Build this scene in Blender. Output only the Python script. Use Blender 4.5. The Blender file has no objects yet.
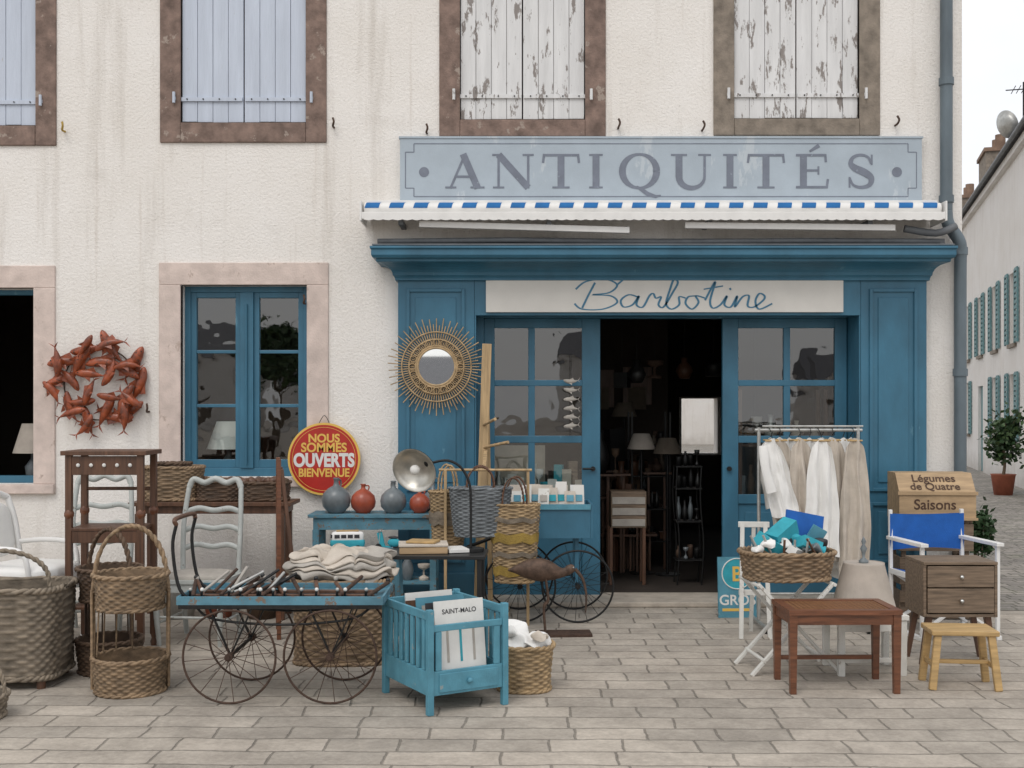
import bpy, bmesh, math, random
from mathutils import Vector, Matrix, noise
R=random.Random(7)
pi=math.pi
sc=bpy.context.scene
COL=sc.collection
# ---------------------------------------------------------------- materials
def lin(c): return tuple(c)+(1,) if len(c)==3 else c
def newmat(name):
    m=bpy.data.materials.new(name); m.use_nodes=True
    nt=m.node_tree; b=nt.nodes['Principled BSDF']
    return m,nt,b
def node(nt,t,**k):
    n=nt.nodes.new(t)
    for a,v in k.items(): setattr(n,a,v)
    return n
def coords(nt,scale=(1,1,1),kind='Object'):
    tc=node(nt,'ShaderNodeTexCoord'); mp=node(nt,'ShaderNodeMapping')
    nt.links.new(tc.outputs[kind],mp.inputs[0]); mp.inputs['Scale'].default_value=scale
    return mp.outputs[0]
def nz(nt,vec,scale,detail=5,rough=.6):
    n=node(nt,'ShaderNodeTexNoise'); n.inputs['Scale'].default_value=scale
    n.inputs['Detail'].default_value=detail; n.inputs['Roughness'].default_value=rough
    nt.links.new(vec,n.inputs['Vector']); return n.outputs['Fac']
def ramp(nt,fac,stops):
    r=node(nt,'ShaderNodeValToRGB'); e=r.color_ramp.elements
    while len(e)<len(stops): e.new(.5)
    for i,(p,c) in enumerate(stops):
        e[i].position=p; e[i].color=lin(c)
    nt.links.new(fac,r.inputs[0]); return r.outputs[0]
def mix(nt,fac,a,b,mode='MIX'):
    n=node(nt,'ShaderNodeMix',data_type='RGBA',blend_type=mode)
    if isinstance(fac,(int,float)): n.inputs[0].default_value=fac
    else: nt.links.new(fac,n.inputs[0])
    for i,x in ((6,a),(7,b)):
        if isinstance(x,tuple): n.inputs[i].default_value=lin(x)
        else: nt.links.new(x,n.inputs[i])
    return n.outputs[2]
def bumpn(nt,b,h,strength,dist=.01):
    n=node(nt,'ShaderNodeBump'); n.inputs['Strength'].default_value=strength
    n.inputs['Distance'].default_value=dist
    nt.links.new(h,n.inputs['Height']); nt.links.new(n.outputs[0],b.inputs['Normal'])
def sc3(c,k): return tuple(min(1,x*k) for x in c[:3])
def mat(name,col,rough=.6,metal=0,var=.2,vs=6,stretch=(1,1,1),bump=.15,bs=70,peel=None,point=False):
    m,nt,b=newmat(name)
    v=coords(nt,stretch)
    f=nz(nt,v,vs)
    c=ramp(nt,f,[(.3,sc3(col,1-var)),(.7,sc3(col,1+var))])
    if peel:
        pc,th,ps,pst=peel
        pv=coords(nt,pst); pf=nz(nt,pv,ps,8,.7)
        msk=ramp(nt,pf,[(th,(0,0,0)),(th+.03,(1,1,1))])
        c=mix(nt,msk,c,pc)
    if point:  # darkens crevices of the weave: shade put into the base colour
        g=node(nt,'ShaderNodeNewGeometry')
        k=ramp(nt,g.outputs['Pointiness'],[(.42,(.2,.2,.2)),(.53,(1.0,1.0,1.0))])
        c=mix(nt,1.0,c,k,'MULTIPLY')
    nt.links.new(c,b.inputs['Base Color'])
    b.inputs['Roughness'].default_value=rough; b.inputs['Metallic'].default_value=metal
    if bump: bumpn(nt,b,nz(nt,v,bs,4),bump,.01)
    return m
def wall_mat(name,col,dirt_shadow=(.40,.35,.29)):
    m,nt,b=newmat(name)
    v=coords(nt); vst=coords(nt,(2.2,2.2,.16)); vs2=coords(nt,(6,6,.25))
    big=ramp(nt,nz(nt,v,.8,7,.6),[(.32,(col[0]*.91,col[1]*.895,col[2]*.87)),(.66,col)])
    st=ramp(nt,nz(nt,vst,2.2,7,.65),[(.54,(0,0,0)),(.82,(.55,.55,.55))])
    c=mix(nt,st,big,dirt_shadow)
    st2=ramp(nt,nz(nt,vs2,1.7,6,.6),[(.60,(0,0,0)),(.76,(.35,.35,.35))])
    c=mix(nt,st2,c,(.38,.30,.22))
    # patchy weathering blotches
    pb=ramp(nt,nz(nt,v,2.4,8,.7),[(.56,(0,0,0)),(.72,(.26,.26,.26))])
    c=mix(nt,pb,c,(.50,.46,.41))
    sep=node(nt,'ShaderNodeSeparateXYZ'); nt.links.new(v,sep.inputs[0])
    zz=node(nt,'ShaderNodeMath',operation='MULTIPLY_ADD'); nt.links.new(nz(nt,v,3,5),zz.inputs[0]); zz.inputs[1].default_value=.9
    nt.links.new(sep.outputs[2],zz.inputs[2])
    low=ramp(nt,zz.outputs[0],[(.30,(.6,.6,.6)),(1.1,(0,0,0))])
    c=mix(nt,low,c,(.34,.30,.26))
    sp=ramp(nt,nz(nt,v,42,4,.6),[(.60,(0,0,0)),(.70,(.30,.30,.30))])  # dark speckle: shadows between roughcast pebbles, painted into the colour
    c=mix(nt,sp,c,sc3(dirt_shadow,.85))
    nt.links.new(c,b.inputs['Base Color']); b.inputs['Roughness'].default_value=.9
    bumpn(nt,b,nz(nt,v,45,5,.7),.7,.018)
    return m
def paver_mat(name,c1,c2,mort,bw,rh,ms=.007,stain=(.2,.18,.15),rot=0,warp=.04):
    m,nt,b=newmat(name)
    v=coords(nt)
    v.node.inputs['Rotation'].default_value=(0,0,rot)
    nn=node(nt,'ShaderNodeTexNoise'); nn.inputs['Scale'].default_value=2.2; nn.inputs['Detail'].default_value=6; nn.inputs['Roughness'].default_value=.62; nt.links.new(v,nn.inputs['Vector'])
    ad=node(nt,'ShaderNodeMix',data_type='RGBA',blend_type='LINEAR_LIGHT'); ad.inputs[0].default_value=warp
    nt.links.new(v,ad.inputs[6]); nt.links.new(nn.outputs['Color'],ad.inputs[7])
    bk=node(nt,'ShaderNodeTexBrick'); nt.links.new(ad.outputs[2],bk.inputs['Vector'])
    bk.inputs['Scale'].default_value=1; bk.inputs['Brick Width'].default_value=bw; bk.inputs['Row Height'].default_value=rh
    bk.inputs['Mortar Size'].default_value=ms; bk.inputs['Mortar Smooth'].default_value=.9
    bk.inputs['Color1'].default_value=lin(c1); bk.inputs['Color2'].default_value=lin(c2); bk.inputs['Mortar'].default_value=lin(mort)
    bk.squash=1.5; bk.squash_frequency=3; bk.offset=.37; bk.offset_frequency=2
    c=bk.outputs['Color']
    c=mix(nt,1.0,c,ramp(nt,nz(nt,v,.5,7,.62),[(.3,(.80,.785,.77)),(.7,(1.1,1.085,1.06))]),'MULTIPLY')
    c=mix(nt,1.0,c,ramp(nt,nz(nt,v,4,7,.72),[(.3,(.76,.75,.74)),(.7,(1.12,1.12,1.12))]),'MULTIPLY')
    c=mix(nt,1.0,c,ramp(nt,nz(nt,v,34,5,.7),[(.3,(.82,.82,.82)),(.7,(1.1,1.1,1.1))]),'MULTIPLY')
    c=mix(nt,ramp(nt,nz(nt,v,2.1,8,.74),[(.53,(0,0,0)),(.75,(.55,.55,.55))]),c,stain)
    nt.links.new(c,b.inputs['Base Color']); b.inputs['Roughness'].default_value=.85
    inv=node(nt,'ShaderNodeMath',operation='MULTIPLY_ADD'); nt.links.new(bk.outputs['Fac'],inv.inputs[0]); inv.inputs[1].default_value=-.8
    nt.links.new(nz(nt,v,12,7,.65),inv.inputs[2])
    bumpn(nt,b,inv.outputs[0],.8,.016)
    return m
def glass_mat(name,refl=.13,tint=(.9,.95,.93)):
    m,nt,b=newmat(name); nt.nodes.remove(b)
    out=nt.nodes['Material Output']
    t=node(nt,'ShaderNodeBsdfTransparent'); t.inputs[0].default_value=lin(tint)
    g=node(nt,'ShaderNodeBsdfGlossy'); g.inputs['Roughness'].default_value=.015
    fr=node(nt,'ShaderNodeFresnel'); fr.inputs[0].default_value=1.45
    ad=node(nt,'ShaderNodeMath',operation='ADD'); nt.links.new(fr.outputs[0],ad.inputs[0]); ad.inputs[1].default_value=refl
    mx=node(nt,'ShaderNodeMixShader'); nt.links.new(ad.outputs[0],mx.inputs[0])
    nt.links.new(t.outputs[0],mx.inputs[1]); nt.links.new(g.outputs[0],mx.inputs[2]); nt.links.new(mx.outputs[0],out.inputs[0])
    v=coords(nt); bp=node(nt,'ShaderNodeBump'); bp.inputs['Strength'].default_value=.05; bp.inputs['Distance'].default_value=.05
    nt.links.new(nz(nt,v,3,2),bp.inputs['Height']); nt.links.new(bp.outputs[0],g.inputs['Normal'])
    return m
M={}
M['wall']=wall_mat('roughcast_plaster',(.86,.83,.795))
M['wall2']=wall_mat('white_render',(.74,.715,.69))
M['stone_dk']=mat('brown_stone',(.20,.14,.115),.9,var=.4,vs=9,bump=.5,bs=60,peel=((.33,.27,.23),.6,6,(1,1,1)))
M['stone_gr']=mat('grey_brown_stone',(.22,.185,.15),.9,var=.35,vs=9,bump=.5,bs=60)
M['stone_pk']=mat('pink_stone',(.60,.50,.45),.9,var=.16,vs=7,bump=.4,bs=60,peel=((.46,.37,.32),.62,9,(1,1,.6)))
M['blue']=mat('blue_paint',(.036,.138,.215),.45,var=.22,vs=3,stretch=(1,1,.5),bump=.12,bs=40,peel=((.08,.21,.29),.66,8,(1,1,.3)))
M['blue2']=mat('cart_blue_paint',(.085,.21,.275),.65,var=.28,vs=6,bump=.25,bs=40,peel=((.17,.13,.10),.56,16,(1,1,1)))
M['bluelt']=mat('light_blue_paint',(.08,.25,.33),.55,var=.2,vs=8,bump=.15,peel=((.25,.30,.30),.64,18,(1,1,1)))
M['sh_blue']=mat('pale_blue_shutter',(.50,.55,.64),.7,var=.08,vs=5,stretch=(3,3,.3),bump=.3,bs=25,peel=((.42,.44,.46),.66,12,(2,2,.3)))
M['sh_white']=mat('peeling_white_shutter',(.66,.66,.66),.75,var=.1,vs=5,stretch=(3,3,.3),bump=.3,bs=25,peel=((.24,.215,.2),.56,9,(1.6,1.6,.45)))
M['sign_bg']=mat('sign_greyblue',(.37,.43,.485),.6,var=.08,vs=3,bump=.1,peel=((.45,.50,.54),.62,5,(1,1,.3)))
M['sign_let']=mat('sign_letter_grey',(.16,.18,.225),.6,var=.12,vs=12,bump=0,peel=((.27,.31,.36),.64,22,(1,1,1)))
M['cream']=mat('cream_board',(.62,.60,.56),.6,var=.07,vs=3,bump=.1)
M['letblue']=mat('script_blue',(.05,.17,.27),.6,var=.1,bump=0)
M['white']=mat('white_paint',(.74,.73,.71),.5,var=.07,vs=6,bump=.08)
M['whiteworn']=mat('worn_white_paint',(.64,.63,.59),.6,var=.1,vs=8,bump=.2,peel=((.35,.3,.25),.61,18,(1,1,1)))
M['awnblue']=mat('awning_blue',(.012,.13,.36),.8,var=.12,vs=10,bump=.1)
M['grey']=mat('lead_grey',(.13,.14,.15),.55,var=.2,vs=6,bump=.2)
M['pipe']=mat('pipe_grey',(.11,.14,.16),.5,.15,var=.25,vs=5,stretch=(1,1,.3),bump=.08)
M['iron']=mat('black_iron',(.025,.025,.025),.5,.6,var=.3,vs=20,bump=.2)
M['rust']=mat('rusty_iron',(.075,.045,.032),.8,.3,var=.4,vs=25,bump=.3)
M['bronze']=mat('brown_bird_metal',(.10,.062,.043),.65,.3,var=.4,vs=25,bump=.3)
M['chrome']=mat('brushed_metal',(.55,.55,.53),.28,1,var=.1,vs=12,bump=.03)
M['satin']=mat('satin_metal',(.55,.53,.48),.38,.9,var=.2,vs=12,bump=.05)
M['zinc']=mat('galvanised',(.45,.45,.43),.5,.7,var=.2,vs=12,bump=.1)
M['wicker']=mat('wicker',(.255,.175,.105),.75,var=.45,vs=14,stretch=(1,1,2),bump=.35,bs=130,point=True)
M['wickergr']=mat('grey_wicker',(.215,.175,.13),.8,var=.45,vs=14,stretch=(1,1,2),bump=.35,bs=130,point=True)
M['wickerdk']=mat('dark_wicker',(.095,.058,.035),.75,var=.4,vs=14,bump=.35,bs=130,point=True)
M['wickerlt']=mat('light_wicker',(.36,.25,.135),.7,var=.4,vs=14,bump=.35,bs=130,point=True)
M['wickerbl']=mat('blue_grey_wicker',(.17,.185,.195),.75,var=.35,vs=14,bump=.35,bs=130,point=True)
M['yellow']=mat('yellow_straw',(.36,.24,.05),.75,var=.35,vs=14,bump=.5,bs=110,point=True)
M['rattan']=mat('rattan',(.40,.28,.15),.6,var=.3,vs=18,bump=.15)
M['wood']=mat('brown_wood',(.105,.05,.028),.45,var=.4,vs=5,stretch=(8,8,.6),bump=.15,bs=30)
M['woodred']=mat('red_brown_wood',(.145,.055,.026),.4,var=.45,vs=5,stretch=(1,8,8),bump=.15,bs=30)
M['woodgr']=mat('grey_oak',(.17,.12,.08),.6,var=.45,vs=6,stretch=(.8,8,10),bump=.2,bs=30)
M['woodlt']=mat('pine_wood',(.44,.29,.125),.5,var=.3,vs=5,stretch=(1,8,8),bump=.12,bs=30)
M['woodbox']=mat('plywood_crate',(.40,.275,.155),.6,var=.25,vs=4,stretch=(1,6,6),bump=.12,bs=30)
M['post']=mat('driftwood',(.40,.28,.15),.7,var=.35,vs=5,stretch=(6,6,.5),bump=.25,bs=30)
M['cane']=mat('cane_seat',(.26,.13,.05),.55,var=.3,vs=60,bump=.5,bs=180)
M['chair']=mat('grey_green_paint',(.43,.45,.43),.6,var=.12,vs=9,bump=.2,peel=((.2,.17,.13),.62,22,(1,1,1)))
M['fish']=mat('rust_red_lacquer_fish',(.235,.052,.018),.3,var=.7,vs=12,bump=.25,bs=60,peel=((.09,.03,.016),.58,26,(1,1,1)))
M['signred']=mat('red_enamel',(.42,.025,.018),.3,var=.12,vs=6,bump=.03)
M['signyel']=mat('yellow_enamel',(.72,.46,.10),.35,var=.08,bump=0)
M['jgrey']=mat('grey_glaze',(.15,.17,.18),.3,var=.3,bump=.03)
M['jred']=mat('orange_glaze',(.34,.07,.035),.3,var=.3,bump=.03)
M['linen']=mat('beige_linen',(.53,.47,.40),.95,var=.12,vs=9,bump=.4,bs=160)
M['linenst']=mat('grey_linen',(.40,.37,.33),.95,var=.14,vs=9,bump=.4,bs=160)
M['cotton']=mat('white_cotton',(.78,.77,.745),.95,var=.04,vs=9,bump=.3,bs=160)
M['shade']=mat('lampshade_linen',(.42,.37,.32),.95,var=.1,vs=9,bump=.3,bs=180)
M['shadedk']=mat('old_lampshade',(.13,.105,.08),.95,var=.2,vs=9,bump=.3,bs=180)
M['turq']=mat('turquoise_cloth',(.03,.31,.38),.8,var=.2,vs=9,bump=.2)
M['bluecan']=mat('blue_canvas',(.01,.10,.38),.85,var=.15,vs=9,bump=.3,bs=180)
M['paper']=mat('paper_card',(.68,.67,.64),.7,var=.06,vs=14,bump=0)
M['ink']=mat('dark_ink',(.03,.03,.035),.6,var=.1,bump=0)
M['txtbrown']=mat('stencil_brown',(.07,.035,.02),.7,var=.1,bump=0)
M['black']=mat('black_lacquer',(.015,.015,.015),.4,var=.2,bump=.05)
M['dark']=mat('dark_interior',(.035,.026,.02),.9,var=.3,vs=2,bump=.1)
M['orange']=mat('orange_cloth',(.30,.09,.03),.9,var=.2,vs=8,bump=.2)
M['terr']=mat('terracotta',(.30,.09,.05),.8,var=.2,vs=8,bump=.2)
M['leaf']=mat('leaf_dark',(.025,.06,.02),.55,var=.4,vs=9,bump=0)
M['leaf2']=mat('leaf_light',(.06,.105,.035),.55,var=.35,vs=9,bump=0)
M['bark']=mat('bark',(.12,.09,.06),.9,var=.3,bump=.5)
M['slate']=mat('slate_roof',(.10,.10,.11),.7,var=.3,vs=6,bump=.4,bs=20)
M['tile']=mat('brown_tile_roof',(.2,.13,.09),.8,var=.3,vs=6,bump=.4,bs=20)
M['shgreen']=mat('sea_green_shutter',(.12,.235,.25),.6,var=.12,vs=6,bump=.1)
M['mirror']=mat('mirror_glass',(.85,.86,.85),.02,1,var=.02,bump=0)
M['glass']=glass_mat('window_glass',.06)
M['glass2']=glass_mat('window_glass_b',.13)
M['pave']=paver_mat('stone_pavers',(.50,.45,.39),(.385,.35,.305),(.265,.24,.205),.36,.205,.009,(.21,.19,.165),.012)
M['cobble']=paver_mat('street_setts',(.38,.35,.32),(.24,.225,.21),(.13,.13,.10),.16,.12,.012,(.12,.14,.07),0,.02)
M['thresh']=mat('threshold_stone',(.42,.37,.31),.85,var=.2,vs=8,bump=.3)
# ---------------------------------------------------------------- builder
def cr(pts,n=6,closed=False):
    P=[Vector(p) for p in pts]; out=[]; N=len(P)
    rng=range(N if closed else N-1)
    for i in rng:
        if closed: a,b,c,d=P[(i-1)%N],P[i],P[(i+1)%N],P[(i+2)%N]
        else: a,b,c,d=P[max(i-1,0)],P[i],P[i+1],P[min(i+2,N-1)]
        for k in range(n):
            t=k/n
            out.append(.5*((2*b)+(c-a)*t+(2*a-5*b+4*c-d)*t*t+(3*b-a-3*c+d)*t*t*t))
    if not closed: out.append(P[-1])
    return out
class MB:
    def __init__(s,name):
        s.n=name; s.v=[]; s.f=[]; s.fm=[]; s.fs=[]; s.mats=[]; s.M=Matrix.Identity(4)
    def mi(s,m):
        m=M[m] if isinstance(m,str) else m
        if m not in s.mats: s.mats.append(m)
        return s.mats.index(m)
    def add(s,vs,fs,m,smooth=False):
        o=len(s.v); k=s.mi(m)
        for v in vs: s.v.append(tuple(s.M@Vector(v)))
        for f in fs:
            s.f.append(tuple(o+i for i in f)); s.fm.append(k); s.fs.append(smooth)
    def box(s,x0,x1,y0,y1,z0,z1,m):
        s.add([(x0,y0,z0),(x1,y0,z0),(x1,y1,z0),(x0,y1,z0),(x0,y0,z1),(x1,y0,z1),(x1,y1,z1),(x0,y1,z1)],
              [(0,3,2,1),(4,5,6,7),(0,1,5,4),(1,2,6,5),(2,3,7,6),(3,0,4,7)],m)
    def obox(s,c,size,rot,m):
        old=s.M; s.M=old@Matrix.Translation(c)@Matrix.Rotation(rot[2],4,'Z')@Matrix.Rotation(rot[1],4,'Y')@Matrix.Rotation(rot[0],4,'X')
        a,b,d=[x/2 for x in size]; s.box(-a,a,-b,b,-d,d,m); s.M=old
    def beam(s,a,b,w,t,m,w2=None):
        a=Vector(a); b=Vector(b); d=(b-a).normalized()
        ref=Vector((0,0,1)) if abs(d.z)<.95 else Vector((0,1,0))
        u=d.cross(ref).normalized(); v=u.cross(d).normalized()
        w2=w2 or w; k=w2/w
        vs=[]
        for p,q in ((a,1),(b,k)):
            for i,j in ((-1,-1),(1,-1),(1,1),(-1,1)): vs.append(p+u*(i*w/2*q)+v*(j*t/2*q))
        s.add(vs,[(0,3,2,1),(4,5,6,7),(0,1,5,4),(1,2,6,5),(2,3,7,6),(3,0,4,7)],m)
    def tube(s,pts,r,m,n=10,closed=False,caps=True,flat=1):
        P=[Vector(p) for p in pts]; N=len(P)
        rr=r if isinstance(r,(list,tuple)) else [r]*N
        vs=[]; u=None
        for i in range(N):
            if closed: d=P[(i+1)%N]-P[(i-1)%N]
            else: d=P[min(i+1,N-1)]-P[max(i-1,0)]
            if d.length<1e-9: d=Vector((0,0,1))
            d.normalize()
            if u is None:
                ref=Vector((0,0,1)) if abs(d.z)<.9 else Vector((1,0,0))
                u=d.cross(ref).normalized()
            else:
                u=(u-d*u.dot(d)).normalized()
            w=d.cross(u)
            for k in range(n):
                a=2*pi*k/n; vs.append(P[i]+(u*math.cos(a)*flat+w*math.sin(a))*rr[i])
        fs=[]
        for i in range(N if closed else N-1):
            j=(i+1)%N
            for k in range(n):
                l=(k+1)%n; fs.append((i*n+k,i*n+l,j*n+l,j*n+k))
        s.add(vs,fs,m,True)
        if caps and not closed:
            s.add(vs[:n],[tuple(range(n-1,-1,-1))],m); s.add(vs[-n:],[tuple(range(n))],m)
    def cyl(s,a,b,r,m,r2=None,n=14): s.tube([a,b],[r,r if r2 is None else r2],m,n)
    def rev(s,prof,m,n=24,c=(0,0,0),mt=None,smooth=True):
        old=s.M; s.M=old@Matrix.Translation(c)@(mt or Matrix.Identity(4))
        vs=[];fs=[]
        for r,z in prof:
            for k in range(n):
                a=2*pi*k/n; vs.append((r*math.cos(a),r*math.sin(a),z))
        for i in range(len(prof)-1):
            for k in range(n):
                l=(k+1)%n; fs.append((i*n+k,i*n+l,(i+1)*n+l,(i+1)*n+k))
        s.add(vs,fs,m,smooth); s.M=old
    def disc(s,c,r,m,mt=None,n=40,th=.01):
        s.rev([(0.0001,0),(r,0),(r,th),(0.0001,th)],m,n,c,mt,False)
    def ell(s,c,rad,m,mt=None,nu=16,nv=10,namp=0,nsc=5,ex=1):
        old=s.M; s.M=old@Matrix.Translation(c)@(mt or Matrix.Identity(4))
        sg=lambda x:math.copysign(abs(x)**ex,x)
        vs=[];fs=[]
        for j in range(nv+1):
            b=-pi/2+pi*j/nv
            for k in range(nu):
                a=2*pi*k/nu
                p=Vector((rad[0]*sg(math.cos(b))*sg(math.cos(a)),rad[1]*sg(math.cos(b))*sg(math.sin(a)),rad[2]*sg(math.sin(b))))
                if namp: p+=Vector(noise.noise_vector((Vector(c)+p)*nsc))*namp
                vs.append(p)
        for j in range(nv):
            for k in range(nu):
                l=(k+1)%nu; fs.append((j*nu+k,j*nu+l,(j+1)*nu+l,(j+1)*nu+k))
        s.add(vs,fs,m,True); s.M=old
    def ribbon(s,pts,w,y,m):
        P=[Vector((p[0],p[1])) for p in pts]; N=len(P)
        ww=w if isinstance(w,(list,tuple)) else [w]*N
        vs=[]
        for i in range(N):
            d=P[min(i+1,N-1)]-P[max(i-1,0)]
            d=d.normalized() if d.length>1e-9 else Vector((1,0))
            nrm=Vector((-d.y,d.x))*ww[i]/2
            a=P[i]+nrm; b=P[i]-nrm
            vs+= [(a.x,y,a.y),(b.x,y,b.y)]
        s.add(vs,[(2*i,2*i+1,2*i+3,2*i+2) for i in range(N-1)],m)
    def text(s,body,size,loc,m,rot=None,bold=0,ax='CENTER',sx=1):
        cu=bpy.data.curves.new('t','FONT'); cu.body=body; cu.size=size; cu.align_x=ax; cu.offset=bold
        ob=bpy.data.objects.new('t',cu); COL.objects.link(ob)
        dg=bpy.context.evaluated_depsgraph_get(); dg.update()
        me=bpy.data.meshes.new_from_object(ob.evaluated_get(dg))
        old=s.M; s.M=old@Matrix.Translation(loc)@(rot or Matrix.Identity(4))
        s.add([(v.co.x*sx,0,v.co.y) for v in me.vertices],[tuple(p.vertices) for p in me.polygons],m)
        s.M=old
        bpy.data.objects.remove(ob); bpy.data.meshes.remove(me); bpy.data.curves.remove(cu)
    def finish(s,loc=(0,0,0),rz=0,parent=None,bevel=.003,rot=None,recalc=True):
        me=bpy.data.meshes.new(s.n); me.from_pydata(s.v,[],s.f)
        for m in s.mats: me.materials.append(m)
        me.polygons.foreach_set('material_index',s.fm); me.polygons.foreach_set('use_smooth',s.fs)
        me.update()
        if recalc:
            bm=bmesh.new(); bm.from_mesh(me); bmesh.ops.recalc_face_normals(bm,faces=bm.faces); bm.to_mesh(me); bm.free()
        ob=bpy.data.objects.new(s.n,me); COL.objects.link(ob)
        ob.location=loc; ob.rotation_euler=rot or (0,0,rz)
        if parent: ob.parent=parent
        if bevel:
            b=ob.modifiers.new('bevel','BEVEL'); b.width=bevel; b.segments=2; b.limit_method='ANGLE'; b.angle_limit=math.radians(50)
        return ob
def empty(name,loc=(0,0,0),rz=0):
    e=bpy.data.objects.new(name,None); COL.objects.link(e); e.location=loc; e.rotation_euler=(0,0,rz); e.empty_display_size=.2; return e
def holed_wall(mb,x0,x1,z0,z1,y0,y1,holes,m,mr=None):
    xs=sorted({x0,x1,*[h[0] for h in holes],*[h[1] for h in holes]}); zs=sorted({z0,z1,*[h[2] for h in holes],*[h[3] for h in holes]})
    for i in range(len(xs)-1):
        for j in range(len(zs)-1):
            a,b,c,d=xs[i],xs[i+1],zs[j],zs[j+1]; mx,mz=(a+b)/2,(c+d)/2
            if any(h[0]<mx<h[1] and h[2]<mz<h[3] for h in holes): continue
            mb.add([(a,y0,c),(b,y0,c),(b,y0,d),(a,y0,d)],[(0,1,2,3)],m)
            mb.add([(a,y1,c),(b,y1,c),(b,y1,d),(a,y1,d)],[(3,2,1,0)],m)
    for h in holes:
        a,b,c,d=h
        mb.add([(a,y0,c),(b,y0,c),(b,y0,d),(a,y0,d),(a,y1,c),(b,y1,c),(b,y1,d),(a,y1,d)],[(0,4,5,1),(1,5,6,2),(2,6,7,3),(3,7,4,0)],mr or m)
    mb.add([(x0,y0,z0),(x0,y1,z0),(x0,y1,z1),(x0,y0,z1),(x1,y0,z0),(x1,y1,z0),(x1,y1,z1),(x1,y0,z1)],[(0,3,2,1),(4,5,6,7),(3,7,6,2)],m)
def se(t,n):
    c,s_=math.cos(t),math.sin(t); e=2/n
    return math.copysign(abs(c)**e,c),math.copysign(abs(s_)**e,s_)
def basket(mb,w,d,h,m='wicker',c=(0,0,0),flare=1.12,n=2,rowh=.016,stk=.035,rim=.013,belly=0,hem=0):
    per=pi*(w+d)/2; S=int(per/stk); S+=S%2; nu=S*4; rows=max(3,int(h/rowh)); nv=rows*3
    vs=[];fs=[]; ph=R.random()*6
    for j in range(nv+1):
        v=j/nv; row=j//3; k=(flare-1)*v+1+belly*math.sin(pi*v)
        pr=math.sin(pi*((j%3)/3+.02))
        for i in range(nu):
            t=2*pi*i/nu; x,y=se(t,n)
            o=.0045*math.cos(S/2*t+pi*(row%2))*pr+.003*pr+.004*noise.noise((x*3,y*3,v*3+ph))+.012*noise.noise((x*1.2,y*1.2,v*1.2+ph))
            vs.append((c[0]+(w/2*k+o)*x,c[1]+(d/2*k+o)*y,c[2]+h*v+.008*noise.noise((x*2,y*2,v*6+ph))*v))
    for j in range(nv):
        for i in range(nu):
            l=(i+1)%nu; fs.append((j*nu+i,j*nu+l,(j+1)*nu+l,(j+1)*nu+i))
    mb.add(vs,fs,m,True)
    vs=[];fs=[]
    for j in range(5):
        v=j/4;k=((flare-1)*v+1+belly*math.sin(pi*v))
        for i in range(48):
            x,y=se(2*pi*i/48,n); vs.append((c[0]+(w/2*k-.017)*x,c[1]+(d/2*k-.017)*y,c[2]+.012+(h-.012)*v))
    for j in range(4):
        for i in range(48):
            l=(i+1)%48; fs.append((j*48+i,j*48+l,(j+1)*48+l,(j+1)*48+i))
    fs.append(tuple(range(48))); mb.add(vs,fs,m,True)
    for zz,rr in ((h,rim),(0.012,rim*.9)):
        k=flare if zz==h else 1
        for q in range(2):
            pts=[]
            Nn=72 if w<.4 else 110
            for i in range(Nn):
                t=2*pi*i/Nn; x,y=se(t,n); a=t*(Nn//6)+pi*q
                pts.append((c[0]+(w/2*k+rr*.5*math.cos(a))*x,c[1]+(d/2*k+rr*.5*math.cos(a))*y,c[2]+zz+rr*.5*math.sin(a)))
            mb.tube(pts,rr*.72,m,6,closed=True)
def handle(mb,p0,p1,top,m='wicker',r=.011,n=18,pw=.75):
    p0=Vector(p0);p1=Vector(p1); base=[]
    for i in range(n+1):
        t=pi*i/n; q=(p0+p1)/2+(p0-p1)/2*math.cos(t); q.z=(p0.z+p1.z)/2+(top-(p0.z+p1.z)/2)*max(0,math.sin(t))**pw; base.append(q)
    base=cr(base,3)
    for k in range(2):
        pts=[]
        for i,q in enumerate(base):
            a=i*1.1+pi*k; pts.append(q+Vector((0,math.cos(a),0))*r*.55+Vector((math.sin(a)*.5,0,math.sin(a)*.5))*r*.8)
        mb.tube(pts,r*.7,m,6)
def wheel(mb,c,r,m='rust',sp=14,rt=.008,hub=.022,mt=None,hl=.05):
    old=mb.M; mb.M=old@Matrix.Translation(c)@(mt or Matrix.Identity(4))
    mb.tube([(r*math.cos(2*pi*i/48),0,r*math.sin(2*pi*i/48)) for i in range(48)],rt,m,8,closed=True)
    for i in range(sp):
        a=2*pi*i/sp+.1; y=.015*(1 if i%2 else -1)
        mb.tube([(hub*math.cos(a),y,hub*math.sin(a)),(r*math.cos(a),0,r*math.sin(a))],.0023,m,5)
    mb.cyl((0,-hl/2,0),(0,hl/2,0),hub,m); mb.cyl((0,-hl/2-.01,0),(0,-hl/2,0),hub*.5,m)
    mb.M=old
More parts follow.
